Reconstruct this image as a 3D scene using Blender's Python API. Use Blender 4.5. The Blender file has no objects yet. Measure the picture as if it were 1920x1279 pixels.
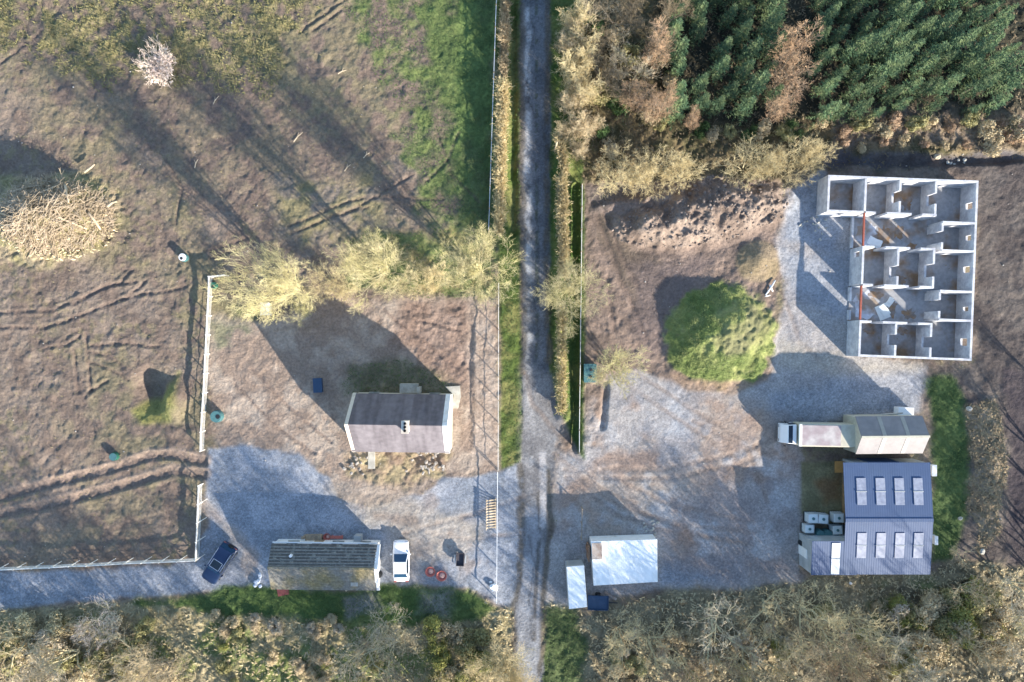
import bpy, bmesh, math, random
import numpy as np
from mathutils import Vector, Matrix
C = bpy.context.scene
COL = C.collection
# ------------------------------------------------------------------ camera, sky, sun, exposure
H = 73.33
cam = bpy.data.cameras.new('camera'); cam.lens = 24.0; cam.sensor_width = 36.0
cam.clip_start = 0.5; cam.clip_end = 6000
co = bpy.data.objects.new('camera', cam); co.location = (0, 0, H); co.rotation_euler = (0, 0, 0)
COL.objects.link(co); C.camera = co
SUN_EL = math.radians(18.5)
SD = (0.707, -0.707)                                   # horizontal direction towards the sun
W = bpy.data.worlds.new('World'); C.world = W; W.use_nodes = True
nt = W.node_tree; nt.nodes.clear()
sky = nt.nodes.new('ShaderNodeTexSky'); sky.sky_type = 'NISHITA'; sky.sun_disc = False
sky.sun_elevation = SUN_EL; sky.sun_rotation = math.atan2(SD[0], SD[1])
sky.air_density = 1.0; sky.dust_density = 0.4; sky.ozone_density = 1.8
bg = nt.nodes.new('ShaderNodeBackground'); bg.inputs['Strength'].default_value = 0.15
wo = nt.nodes.new('ShaderNodeOutputWorld')
nt.links.new(sky.outputs[0], bg.inputs[0]); nt.links.new(bg.outputs[0], wo.inputs[0])
sl = bpy.data.lights.new('sun', 'SUN'); sl.energy = 4.9; sl.angle = math.radians(0.6); sl.color = (1.0, 0.91, 0.79)
so = bpy.data.objects.new('sun', sl); COL.objects.link(so)
tosun = Vector((SD[0]*math.cos(SUN_EL), SD[1]*math.cos(SUN_EL), math.sin(SUN_EL)))
so.rotation_euler = tosun.to_track_quat('Z', 'Y').to_euler(); so.location = (0, 0, 100)
vs = C.view_settings; vs.view_transform = 'Standard'; vs.look = 'None'; vs.exposure = 1.35; vs.gamma = 1.0
vs.use_curve_mapping = False
try:
    C.cycles.max_bounces = 6; C.cycles.diffuse_bounces = 3; C.cycles.transparent_max_bounces = 6
except Exception: pass

# ------------------------------------------------------------------ helpers
S = 55.0/960.0
def G(px, py): return ((px-960)*S, (639.5-py)*S)
def PZ(px, py, z=0.0):
    k = S*(H-z)/H
    return Vector(((px-960)*k, (639.5-py)*k, z))
R = random.Random(7)
def tag(o, label=None, cat=None, group=None, kind=None):
    if label: o['label'] = label
    if cat: o['category'] = cat
    if group: o['group'] = group
    if kind: o['kind'] = kind
    return o
def thing(name, loc, rz, label, cat, group=None):
    o = bpy.data.objects.new(name, None); COL.objects.link(o)
    o.empty_display_size = 0.2
    o.location = loc; o.rotation_euler = (0, 0, rz)
    return tag(o, label, cat, group)
def copy_tree(o, parent=None, loc=None, rz=None, sc=None):
    c = o.copy(); COL.objects.link(c)
    if parent: c.parent = parent
    if loc is not None: c.location = loc
    if rz is not None: c.rotation_euler = (0, 0, rz)
    if sc is not None: c.scale = sc
    for ch in o.children: copy_tree(ch, c)
    return c
class MB:
    def __init__(s): s.v = []; s.f = []
    def add(s, vs_, fs):
        n = len(s.v); s.v += [tuple(a) for a in vs_]; s.f += [tuple(i+n for i in f) for f in fs]; return s
    def box(s, c, d, rz=0.0, taper=1.0):
        x, y, z = c; a, b, h = d[0]/2, d[1]/2, d[2]/2
        cs, sn = math.cos(rz), math.sin(rz); vv = []
        for k, t in ((-h, 1.0), (h, taper)):
            for (u, w) in ((-a, -b), (a, -b), (a, b), (-a, b)):
                u *= t; w *= t
                vv.append((x+u*cs-w*sn, y+u*sn+w*cs, z+k))
        return s.add(vv, [(3, 2, 1, 0), (4, 5, 6, 7), (0, 1, 5, 4), (1, 2, 6, 5), (2, 3, 7, 6), (3, 0, 4, 7)])
    def prism(s, poly, z0, z1):
        n = len(poly)
        vv = [(p[0], p[1], z0) for p in poly]+[(p[0], p[1], z1) for p in poly]
        fs = [tuple(range(n-1, -1, -1)), tuple(range(n, 2*n))]+[(i, (i+1) % n, n+(i+1) % n, n+i) for i in range(n)]
        return s.add(vv, fs)
    def cyl(s, c, r, h, n=16, r2=None, axis='z', cap=True):
        r2 = r if r2 is None else r2; vv = []
        for k in range(2):
            rr = (r, r2)[k]; zz = (0, h)[k]
            for i in range(n):
                t = 2*math.pi*i/n; a, b = rr*math.cos(t), rr*math.sin(t)
                p = {'z': (a, b, zz), 'x': (zz, a, b), 'y': (a, zz, b)}[axis]
                vv.append((c[0]+p[0], c[1]+p[1], c[2]+p[2]))
        fs = [(i, (i+1) % n, n+(i+1) % n, n+i) for i in range(n)]
        if cap: fs += [tuple(range(n-1, -1, -1)), tuple(range(n, 2*n))]
        return s.add(vv, fs)
    def tube(s, pts, rad, n=4):
        m = len(pts); vv = []
        for i, p in enumerate(pts):
            p = Vector(p); a = Vector(pts[max(0, i-1)]); b = Vector(pts[min(m-1, i+1)])
            d = (b-a); d = d.normalized() if d.length > 1e-6 else Vector((0, 0, 1))
            q = d.orthogonal().normalized(); w = d.cross(q)
            r = rad[i] if isinstance(rad, (list, tuple)) else rad
            for k in range(n):
                t = 2*math.pi*k/n
                vv.append(p+q*(r*math.cos(t))+w*(r*math.sin(t)))
        fs = [(i*n+k, i*n+(k+1) % n, (i+1)*n+(k+1) % n, (i+1)*n+k) for i in range(m-1) for k in range(n)]
        fs += [tuple(range(n-1, -1, -1)), tuple((m-1)*n+k for k in range(n))]
        return s.add(vv, fs)
    def mesh(s, name, m, smooth=False):
        me = bpy.data.meshes.new(name); me.from_pydata(s.v, [], s.f); me.update()
        me.materials.append(m)
        if smooth:
            me.polygons.foreach_set('use_smooth', [True]*len(me.polygons))
        return me
    def build(s, name, m, parent=None, bevel=0, smooth=False, sub=0, fix=True):
        me = s.mesh(name, m, smooth)
        if fix and len(s.f) < 4000:
            b = bmesh.new(); b.from_mesh(me); bmesh.ops.recalc_face_normals(b, faces=b.faces); b.to_mesh(me); b.free()
        o = bpy.data.objects.new(name, me); COL.objects.link(o)
        if parent: o.parent = parent
        if bevel:
            q = o.modifiers.new('bevel', 'BEVEL'); q.width = bevel; q.segments = 2; q.limit_method = 'ANGLE'
        if sub:
            q = o.modifiers.new('sub', 'SUBSURF'); q.levels = sub; q.render_levels = sub
        return o

def mat(name, c, rough=0.8, var=0.2, scale=3.0, c2=None, mix_scale=0.6, mix_pos=(0.4, 0.6), metal=0.0, bump=0.0, bscale=None, rnd=0.0, wave=None, spec=None, stretch=None):
    """procedural material: base colour with fine noise, an optional second patchy colour, optional corrugation bump"""
    m = bpy.data.materials.new(name); m.use_nodes = True; n = m.node_tree; n.nodes.clear(); L = n.links
    out = n.nodes.new('ShaderNodeOutputMaterial'); p = n.nodes.new('ShaderNodeBsdfPrincipled'); L.new(p.outputs[0], out.inputs[0])
    p.inputs['Roughness'].default_value = rough; p.inputs['Metallic'].default_value = metal
    if spec is not None: p.inputs['Specular IOR Level'].default_value = spec
    tc = n.nodes.new('ShaderNodeTexCoord'); src = tc.outputs['Object']
    no = n.nodes.new('ShaderNodeTexNoise'); no.inputs['Scale'].default_value = scale; no.inputs['Detail'].default_value = 5; L.new(src, no.inputs['Vector'])
    mr = n.nodes.new('ShaderNodeMapRange'); mr.inputs[1].default_value = 0.25; mr.inputs[2].default_value = 0.75
    mr.inputs[3].default_value = 1-var; mr.inputs[4].default_value = 1+var; L.new(no.outputs[0], mr.inputs[0])
    cur = None
    if c2 is not None:
        n2 = n.nodes.new('ShaderNodeTexNoise'); n2.inputs['Scale'].default_value = mix_scale; n2.inputs['Detail'].default_value = 6; mp = n.nodes.new('ShaderNodeMapping'); mp.inputs['Scale'].default_value = stretch or (1, 1, 1); L.new(src, mp.inputs['Vector']); L.new(mp.outputs[0], n2.inputs['Vector'])
        r2 = n.nodes.new('ShaderNodeMapRange'); r2.inputs[1].default_value = mix_pos[0]; r2.inputs[2].default_value = mix_pos[1]; L.new(n2.outputs[0], r2.inputs[0])
        mx = n.nodes.new('ShaderNodeMix'); mx.data_type = 'RGBA'; mx.inputs['A'].default_value = (*c, 1); mx.inputs['B'].default_value = (*c2, 1)
        L.new(r2.outputs[0], mx.inputs['Factor']); cur = mx.outputs['Result']
    else:
        rg = n.nodes.new('ShaderNodeRGB'); rg.outputs[0].default_value = (*c, 1); cur = rg.outputs[0]
    if rnd:
        oi = n.nodes.new('ShaderNodeObjectInfo'); q = n.nodes.new('ShaderNodeMapRange')
        q.inputs[3].default_value = 1-rnd; q.inputs[4].default_value = 1+rnd; L.new(oi.outputs['Random'], q.inputs[0])
        mm = n.nodes.new('ShaderNodeMath'); mm.operation = 'MULTIPLY'; L.new(q.outputs[0], mm.inputs[0]); L.new(mr.outputs[0], mm.inputs[1]); fac = mm.outputs[0]
    else: fac = mr.outputs[0]
    vm = n.nodes.new('ShaderNodeVectorMath'); vm.operation = 'SCALE'; L.new(cur, vm.inputs[0]); L.new(fac, vm.inputs['Scale'])
    L.new(vm.outputs[0], p.inputs['Base Color'])
    hsrc = None
    if wave:
        axis, ws, amt = wave
        wv = n.nodes.new('ShaderNodeTexWave'); wv.bands_direction = axis; wv.inputs['Scale'].default_value = ws; wv.inputs['Distortion'].default_value = 0.0
        L.new(src, wv.inputs['Vector']); b = n.nodes.new('ShaderNodeBump'); b.inputs['Strength'].default_value = amt; b.inputs['Distance'].default_value = 0.06
        L.new(wv.outputs[1], b.inputs['Height']); hsrc = b
    if bump:
        nb = n.nodes.new('ShaderNodeTexNoise'); nb.inputs['Scale'].default_value = bscale or scale*2; nb.inputs['Detail'].default_value = 4; L.new(src, nb.inputs['Vector'])
        b = n.nodes.new('ShaderNodeBump'); b.inputs['Strength'].default_value = bump; b.inputs['Distance'].default_value = 0.05; L.new(nb.outputs[0], b.inputs['Height'])
        if hsrc: L.new(hsrc.outputs[0], b.inputs['Normal'])
        hsrc = b
    if hsrc: L.new(hsrc.outputs[0], p.inputs['Normal'])
    return m
def leafmat(name, c, c2, rough=0.75, scale=0.9, rnd=0.15, trans=0.0):
    return mat(name, c, rough, 0.25, 6.0, c2, scale, (0.38, 0.62), rnd=rnd, spec=0.25)

# ------------------------------------------------------------------ numpy noise and masks
_rng = np.random.RandomState(3)
_T = [_rng.rand(256, 256) for _ in range(6)]
def vnoise(x, y, k=0):
    xi = np.floor(x).astype(int); yi = np.floor(y).astype(int); fx = x-xi; fy = y-yi
    fx = fx*fx*(3-2*fx); fy = fy*fy*(3-2*fy); T = _T[k % 6]
    a = T[xi & 255, yi & 255]; b = T[(xi+1) & 255, yi & 255]; c = T[xi & 255, (yi+1) & 255]; d = T[(xi+1) & 255, (yi+1) & 255]
    return (a*(1-fx)+b*fx)*(1-fy)+(c*(1-fx)+d*fx)*fy
def fbm(x, y, sc, octv=4, k=0, gain=0.5):
    t = 0; a = 1; n = 0; f = 1.0/sc
    for o in range(octv):
        ca, sa = math.cos(0.6*o), math.sin(0.6*o)
        t = t+a*vnoise((x*ca-y*sa)*f+17.3*o+5*k, (x*sa+y*ca)*f+9.1*o, k+o); n += a; a *= gain; f *= 2.03
    return t/n
def sstep(a, b, x):
    t = np.clip((x-a)/(b-a), 0, 1); return t*t*(3-2*t)
ST = 0.15
xs = np.arange(-63, 63.001, ST); ys = np.arange(-44, 44.001, ST)
X, Y = np.meshgrid(xs, ys)
NX, NY = len(xs), len(ys)
EN = fbm(X, Y, 2.2, 4, 1)-0.5                          # edge noise
def polymask(poly, soft=0.5, en=1.0):
    """soft mask of a pixel polygon, ragged edge"""
    P = [G(*p) for p in poly]
    x0 = min(p[0] for p in P)-4; x1 = max(p[0] for p in P)+4; y0 = min(p[1] for p in P)-4; y1 = max(p[1] for p in P)+4
    i0, i1 = np.searchsorted(xs, [x0, x1]); j0, j1 = np.searchsorted(ys, [y0, y1])
    M = np.zeros_like(X)
    if i1 <= i0 or j1 <= j0: return M
    x = X[j0:j1, i0:i1]; y = Y[j0:j1, i0:i1]
    d = np.full(x.shape, 1e9); ins = np.zeros(x.shape, bool)
    for a, b in zip(P, P[1:]+P[:1]):
        ex, ey = b[0]-a[0], b[1]-a[1]; L2 = ex*ex+ey*ey+1e-9
        t = np.clip(((x-a[0])*ex+(y-a[1])*ey)/L2, 0, 1)
        d = np.minimum(d, (x-a[0]-t*ex)**2+(y-a[1]-t*ey)**2)
        if abs(ey) > 1e-9:
            c = (a[1] > y) != (b[1] > y)
            ins ^= c & (x < ex*(y-a[1])/ey+a[0])
    sd = np.where(ins, 1, -1)*np.sqrt(d)+EN[j0:j1, i0:i1]*2*en
    M[j0:j1, i0:i1] = sstep(-soft, soft, sd); return M
def linedist(pts, wob=0.25):
    P = [G(*p) for p in pts]; d = np.full(X.shape, 1e9)
    x0 = min(p[0] for p in P)-4; x1 = max(p[0] for p in P)+4; y0 = min(p[1] for p in P)-4; y1 = max(p[1] for p in P)+4
    i0, i1 = np.searchsorted(xs, [x0, x1]); j0, j1 = np.searchsorted(ys, [y0, y1])
    x = X[j0:j1, i0:i1]+EN[j0:j1, i0:i1]*wob; y = Y[j0:j1, i0:i1]+EN[j0:j1, i0:i1]*wob; q = np.full(x.shape, 1e9)
    for a, b in zip(P, P[1:]):
        ex, ey = b[0]-a[0], b[1]-a[1]; L2 = ex*ex+ey*ey+1e-9
        t = np.clip(((x-a[0])*ex+(y-a[1])*ey)/L2, 0, 1)
        q = np.minimum(q, (x-a[0]-t*ex)**2+(y-a[1]-t*ey)**2)
    d[j0:j1, i0:i1] = np.sqrt(q); return d
def bump2(px, py, rx, ry, rot=0):
    cx, cy = G(px, py); c, s_ = math.cos(rot), math.sin(rot)
    u = ((X-cx)*c+(Y-cy)*s_)/(rx*S); v = (-(X-cx)*s_+(Y-cy)*c)/(ry*S)
    return np.sqrt(u*u+v*v)+EN*0.25

# ------------------------------------------------------------------ ground: colour (albedo), roughness of relief, height
def A(*c): return np.array(c)
colr = np.zeros((NY, NX, 3)); rough = np.full((NY, NX), 0.085); grav = np.zeros((NY, NX)); cls = np.zeros((NY, NX), int)
F1 = fbm(X, Y, 6.0, 5, 0); F2 = fbm(X, Y, 1.6, 4, 2); F3 = fbm(X, Y, 0.55, 3, 4); F4 = fbm(X, Y, 14.0, 4, 3)
def mixc(a, b, t): return a[None, None, :]*(1-t[..., None])+b[None, None, :]*t[..., None]
MUD, MUD2, OLV = A(.178, .134, .106), A(.228, .178, .140), A(.190, .165, .088)
colr[:] = mixc(MUD, MUD2, sstep(.35, .65, F2))
t = sstep(.50, .68, F4)*sstep(.36, .62, F2)
colr[:] = colr*(1-.6*t[..., None])+OLV*(.6*t[..., None])
t = sstep(.48, .68, F3)*sstep(.40, .58, F1)*.5
colr[:] = colr*(1-t[..., None])+OLV*t[..., None]
def layer(M, a, b, f=None, amt=1.0, r=None, g=None, cid=None, patch=None):
    f = sstep(.34, .66, F2) if f is None else f
    m = M*amt
    if patch is not None: m = m*sstep(patch[0], patch[1], patch[2])
    colr[:] = colr*(1-m[..., None])+mixc(a, b, f)*m[..., None]
    if r is not None: rough[:] = rough*(1-m)+r*m
    if g is not None: grav[:] = grav*(1-m)+g*m
    if cid is not None: cls[M > .5] = cid
GRS, GRS2 = A(.070, .110, .036), A(.135, .175, .058)
TAN, TAN2 = A(.37, .30, .24), A(.27, .205, .16)
GRV, GRV2 = A(.215, .235, .265), A(.29, .305, .335)
YLW, YLW2 = A(.25, .215, .095), A(.19, .165, .095)
# rough pasture top left
layer(polymask([(-80, -80), (600, -80), (575, 60), (500, 165), (390, 165), (260, 130), (180, 150), (60, 110), (-80, 60)], 1.5, 2.5), YLW2, YLW, amt=.8, r=.16, patch=(.28, .62, F2*.6+F3*.4))
layer(polymask([(-80, -80), (230, -80), (180, 40), (60, 60), (-80, 30)], 2, 2), GRS, YLW, amt=.5, patch=(.42, .6, F2))
layer(polymask([(380, 120), (560, 100), (620, 250), (480, 330), (330, 260)], 2, 2), OLV, YLW2, amt=.5, patch=(.42, .62, F2))
# grass along the lane, top centre
layer(polymask([(650, -80), (932, -80), (930, 455), (810, 465), (770, 330), (745, 220), (690, 110), (660, 60)], 1.0, 2.0), GRS, GRS2, amt=.92, r=.10, cid=4, patch=(.30, .52, F1*.6+F2*.4))
layer(polymask([(850, -80), (932, -80), (930, 450), (860, 420), (850, 200)], .8, 1.5), GRS, A(.10, .155, .05), amt=.8, r=.12, cid=4)
layer(polymask([(60, 130), (260, 150), (480, 120), (640, 230), (720, 330), (600, 430), (420, 400), (240, 270)], 3, 2.5), A(.15, .112, .095), A(.195, .15, .12), amt=.55, r=.09)  # long shadows of the tree row darkened into the field colour
layer(polymask([(520, 340), (700, 330), (760, 420), (620, 450), (520, 440)], 1.5, 2), A(.24, .21, .17), A(.2, .19, .08), amt=.55, r=.1)
layer(polymask([(640, 440), (920, 440), (930, 565), (800, 560), (650, 540)], 1.0, 1.5), GRS2, YLW, amt=.8, r=.14, cid=4)
layer(polymask([(400, 560), (500, 590), (440, 640), (395, 620)], .8, 1), GRS, OLV, amt=.6)
# house plot
layer(polymask([(392, 590), (470, 610), (640, 555), (930, 560), (938, 892), (830, 898), (740, 940), (640, 925), (560, 852), (400, 842), (390, 700)], .7, 1.0), TAN2, TAN, r=.06, cid=5)
layer(polymask([(760, 560), (880, 570), (880, 720), (830, 720), (730, 640)], 1.0, 1.0), A(.225, .155, .12), A(.27, .19, .15), amt=.8, r=.10)
layer(polymask([(880, 560), (932, 560), (936, 880), (885, 860)], .5, .6), A(.36, .28, .22), A(.42, .34, .28), amt=.7)
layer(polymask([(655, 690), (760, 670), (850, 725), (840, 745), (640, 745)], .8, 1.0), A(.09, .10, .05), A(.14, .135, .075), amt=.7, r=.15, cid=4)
layer(polymask([(390, 600), (460, 615), (500, 690), (420, 700)], .8, 1), OLV, GRS, amt=.55, patch=(.4, .6, F2))
layer(polymask([(640, 850), (850, 850), (830, 895), (740, 915), (650, 890)], .5, .8), A(.36, .30, .17), A(.24, .17, .12), amt=.8, r=.16)
# gravel yard, left
layer(polymask([(388, 838), (470, 838), (560, 852), (612, 895), (632, 935), (700, 950), (790, 928), (830, 898), (935, 886), (985, 862), (985, 1135), (930, 1135), (880, 1105), (780, 1098), (700, 1108), (500, 1108), (470, 1095), (380, 1112), (250, 1122), (120, 1132), (-80, 1155), (-80, 1075), (200, 1068), (368, 1055), (392, 960)], .3, .6), GRV, GRV2, r=.03, g=1, cid=2)
layer(polymask([(625, 915), (760, 935), (870, 962), (905, 1000), (850, 1035), (790, 1060), (752, 1090), (742, 1010), (680, 985)], 1.2, 1.2), A(.36, .31, .25), A(.30, .25, .205), amt=.8, r=.04, g=.5)
layer(polymask([(690, 955), (800, 975), (790, 990), (700, 975)], .4, .6), A(.2, .15, .12), A(.25, .19, .15), amt=.6)
layer(polymask([(372, 930), (395, 945), (490, 1040), (470, 1085), (452, 1060), (455, 1030), (385, 965)], .5, .5), A(.37, .31, .26), A(.30, .24, .2), amt=.75, g=.4)  # sunlit band between two shadows, put into the gravel colour
# grass and scrub along the bottom
layer(polymask([(-80, 1150), (120, 1135), (250, 1125), (450, 1118), (700, 1108), (880, 1105), (935, 1140), (965, 1150), (962, 1360), (-80, 1360)], .6, .8), A(.30, .255, .14), A(.37, .31, .185), r=.16, g=0, cid=6)
layer(polymask([(235, 1132), (470, 1100), (700, 1106), (790, 1098), (880, 1105), (930, 1140), (900, 1165), (700, 1170), (420, 1155)], .5, .8), GRS, A(.075, .12, .035), r=.12, g=0, cid=4)
layer(polymask([(420, 1165), (700, 1175), (760, 1279), (500, 1290), (330, 1220)], .8, 1.2), GRS, GRS2, amt=.85, r=.2, patch=(.42, .58, F2))
layer(polymask([(-60, 1160), (960, 1150), (960, 1340), (-60, 1340)], 1, 1), A(.15, .19, .06), A(.20, .22, .075), amt=.8, patch=(.52, .66, fbm(X, Y, 3.5, 3, 5)))
layer(polymask([(640, 1120), (700, 1112), (720, 1140), (650, 1160)], .5, .6), A(.22, .2, .19), A(.28, .26, .25), amt=.7)
layer(polymask([(790, 1110), (850, 1110), (840, 1160), (780, 1150)], .8, .6), A(.22, .2, .19), A(.28, .26, .25), amt=.6)
# right half
layer(polymask([(1031, -80), (2000, -80), (2000, 300), (1830, 318), (1550, 310), (1470, 335), (1120, 350), (1095, 345), (1040, 270)], .6, 1), A(.10, .09, .045), A(.17, .13, .07), r=.2, cid=6)
layer(polymask([(1225, -80), (2000, -80), (2000, 215), (1550, 225), (1420, 240), (1240, 225)], .8, 1), A(.03, .03, .02), A(.055, .048, .03), r=.15)  # needle litter, darkened further for the shade in the spruce gaps
layer(polymask([(1560, 215), (1960, 200), (1960, 280), (1700, 262), (1560, 285)], .8, 1), A(.19, .145, .11), A(.26, .2, .14), r=.22)
layer(polymask([(1550, 283), (1750, 290), (1960, 280), (1960, 300), (1750, 315), (1545, 312)], .4, .6), A(.09, .08, .085), A(.13, .12, .12), r=.06)
layer(polymask([(1640, 296), (1960, 296), (1960, 1060), (1890, 1060), (1790, 1045), (1735, 705), (1825, 680), (1835, 335)], .6, .8), A(.085, .070, .064), A(.125, .105, .092), r=.07, cid=7)
layer(polymask([(1728, 708), (1795, 708), (1818, 790), (1818, 960), (1785, 1050), (1745, 1055), (1748, 790)], .5, .6), A(.055,.09,.03), A(.085, .13, .045), r=.12, cid=4)
layer(polymask([(1818, 765), (1868, 742), (1888, 850), (1872, 1000), (1832, 1042), (1815, 960)], .5, 1.0), A(.25, .19, .125), A(.33, .265, .19), r=.16, cid=5)
layer(polymask([(1098, 345), (1150, 335), (1460, 345), (1462, 500), (1450, 700), (1340, 735), (1255, 720), (1200, 700), (1145, 705), (1130, 860), (1096, 860)], .5, .8), A(.185, .138, .11), A(.25, .185, .145), r=.08, cid=5)
layer(polymask([(1140, 700), (1200, 692), (1262, 722), (1380, 732), (1445, 700), (1468, 560), (1455, 470), (1462, 372), (1540, 322), (1560, 400), (1600, 420), (1600, 668), (1735, 690), (1728, 775), (1500, 792), (1505, 860), (1502, 1092), (1400, 1105), (1240, 1105), (1060, 1140), (1015, 1140), (1035, 1000), (1050, 850), (1098, 856), (1120, 840)], .5, .8), A(.285, .265, .255), A(.345, .32, .30), r=.03, g=.8, cid=2)
layer(polymask([(1120, 860), (1250, 800), (1330, 740), (1450, 750), (1480, 850), (1300, 950), (1120, 1000), (1040, 960)], 2.5, 2), A(.34, .255, .195), A(.31, .265, .225), amt=.9, g=.5, patch=(.36, .56, F1*.6+F2*.4))
layer(polymask([(1310, 770), (1420, 760), (1440, 880), (1350, 960), (1290, 930)], 1.5, 1.5), A(.33, .225, .16), A(.33, .255, .20), amt=.8, g=.4, patch=(.36, .56, F2))
layer(polymask([(1230, 1050), (1390, 1045), (1400, 1090), (1240, 1095)], .6, .8), GRV, GRV2, amt=.9, g=1)
layer(polymask([(1150, 760), (1270, 740), (1390, 860), (1340, 880), (1180, 860)], 2, 1.5), GRV, GRV2, amt=.65, g=1, patch=(.35, .6, F1))
layer(polymask([(1600, 672), (1735, 690), (1728, 775), (1450, 800), (1440, 740), (1540, 720)], 1.0, 1.0), GRV, GRV2, amt=.7, g=1)  # shadow of the small shed put into the gravel as a bluer tone
layer(polymask([(1460, 365), (1540, 325), (1545, 400), (1590, 420), (1560, 470), (1470, 450)], .6, .6), A(.22, .235, .265), A(.30, .32, .35), amt=.9, g=.7)
layer(polymask([(1470, 470), (1595, 480), (1595, 600), (1480, 540)], 1, 1), A(.26, .28, .31), A(.32, .335, .36), amt=.8, g=.4)
layer(polymask([(1465, 640), (1600, 675), (1735, 682), (1720, 700), (1560, 705), (1455, 690)], .8, .8), A(.38, .34, .28), A(.32, .29, .25), amt=.8)
layer(polymask([(1240, 935), (1480, 880), (1500, 1090), (1400, 1100), (1240, 1050)], 2.0, 1.5), A(.24, .20, .185), A(.28, .245, .23), amt=.75, g=.6)  # tree shade over the yard put into the ground colour
layer(polymask([(1880, 690), (1975, 690), (1975, 1065), (1880, 1065), (1888, 850)], .6, 1.2), A(.055, .045, .05), A(.08, .065, .065), r=.06)  # soil darkened to stand for the shade of trees past the edge
yp_ = polymask([(1060, 860), (1130, 730), (1260, 730), (1400, 750), (1490, 800), (1490, 1080), (1250, 1040), (1050, 1000)], 2, 1)
layer(yp_, A(.27, .185, .135), A(.31, .23, .18), amt=.75, g=.4, patch=(.54, .68, fbm(X, Y, 4.5, 4, 4)))
layer(yp_, A(.42, .41, .40), A(.37, .37, .375), amt=.6, g=.7, patch=(.56, .70, fbm(X+40, Y, 3.2, 4, 2)))
layer(polymask([(630, 930), (930, 900), (930, 1090), (780, 1090), (720, 1000)], 1.5, 1), A(.38, .345, .31), A(.27, .21, .17), amt=.6, g=.5, patch=(.50, .66, fbm(X, Y, 3.0, 4, 3)))
# wet mud by the soil heap, then painted shade beside the mound
layer(polymask([(1118, 395), (1150, 400), (1185, 470), (1240, 490), (1250, 560), (1190, 590), (1165, 520), (1125, 460)], .5, .6), A(.115, .088, .068), A(.15, .115, .085), amt=.95, r=.012)
layer(polymask([(1180, 500), (1330, 490), (1270, 600), (1230, 680), (1190, 620)], .8, .8), A(.135, .105, .095), A(.17, .13, .115), amt=.8, r=.05)  # cast shadow of the green mound put into the soil colour
mnd = bump2(1350, 628, 108, 98)+(F2-.5)*.22+(F3-.5)*.12
layer(sstep(1.05, .93, mnd), A(.14, .18, .055), A(.25, .28, .095), r=.13, cid=8)
layer(sstep(1.05, .9, mnd), A(.23, .20, .12), A(.25, .24, .11), amt=.5, patch=(.54, .68, F2*.5+F3*.5))
layer(polymask([(1330, 640), (1400, 570), (1450, 590), (1430, 640), (1350, 670)], .6, 1), A(.24, .20, .13), A(.2, .18, .09), amt=.55, r=.18)
layer(polymask([(1255, 700), (1330, 715), (1420, 715), (1448, 690), (1440, 715), (1380, 738), (1290, 735)], .3, .5), A(.25, .175, .12), A(.3, .22, .16), amt=.9)
heap = np.minimum(bump2(1325, 398, 150, 62, math.radians(10)), bump2(1230, 425, 80, 42, 0))
layer(sstep(1.1, .9, heap), A(.19, .142, .112), A(.29, .225, .178), r=.22, cid=9)
layer(sstep(1.1, .85, bump2(1420, 490, 42, 42)), A(.26, .20, .12), A(.3, .23, .15), r=.05)
layer(polymask([(1100, 350), (1160, 345), (1230, 345), (1280, 345), (1170, 400), (1110, 400)], .5, .8), A(.15, .125, .11), A(.19, .15, .13), amt=.8, r=.1)
# bottom right scrub floor
layer(polymask([(1012, 1360), (1018, 1135), (1100, 1150), (1245, 1108), (1400, 1108), (1500, 1094), (1520, 1076), (1740, 1076), (1790, 1045), (1890, 1062), (2000, 1060), (2000, 1360)], .6, .9), A(.20, .165, .10), A(.28, .235, .145), r=.2, g=0, cid=6)
layer(polymask([(1012, 1360), (1018, 1140), (1080, 1145), (1100, 1200), (1080, 1360)], .6, .8), A(.045,.075,.025), A(.075, .11, .04), r=.11, amt=.9, cid=4)
layer(polymask([(1640, 1100), (1800, 1090), (1920, 1180), (1700, 1250), (1620, 1180)], 1.2, 1.5), YLW2, GRS2, amt=.8, r=.22, patch=(.36, .56, F2))
# pen beside the shed
layer(polymask([(1502, 866), (1590, 866), (1590, 1000), (1502, 962)], .2, .15), A(.17, .155, .085), A(.235, .215, .12), r=.02, g=.2)
layer(polymask([(1528, 905), (1580, 885), (1585, 945), (1545, 950)], .6, .8), A(.27, .15, .055), A(.2, .12, .06), amt=.85)
# verges and lane
layer(polymask([(930, -80), (978, -80), (978, 560), (984, 700), (982, 860), (940, 880), (936, 560)], .3, .4), A(.085, .12, .03), A(.17, .17, .06), r=.10, g=0, cid=4)
layer(polymask([(1026, -80), (1095, -80), (1095, 860), (1084, 850), (1062, 800), (1040, 760), (1028, 700)], .3, .3), A(.07, .115, .028), A(.14, .16, .05), r=.10, g=0, cid=4)
layer(polymask([(976, -80), (1031, -80), (1030, 300), (1028, 560), (1030, 700), (1056, 790), (1042, 830), (1032, 900), (1028, 1000), (1020, 1060), (1014, 1360), (958, 1360), (968, 1130), (976, 1000), (980, 850), (977, 600), (975, 300)], .2, .4), A(.11, .113, .122), A(.16, .163, .172), r=.008, g=.7, cid=1)
sunlit_grit = linedist([(985, -60), (986, 300), (989, 700), (995, 850), (993, 1000), (986, 1150), (985, 1290)], .5)
layer(sstep(.75, .2, sunlit_grit), A(.30, .30, .30), A(.44, .43, .42), amt=.9, patch=(.30, .60, F2*.5+F3*.5))  # pale grit, brightened for the sunlit left strip of the lane
layer(polymask([(975, 690), (1036, 700), (1060, 800), (1035, 900), (1030, 1000), (1014, 1130), (968, 1130), (975, 900)], .6, .5), A(.20, .185, .175), A(.26, .245, .23), amt=.6)
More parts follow.
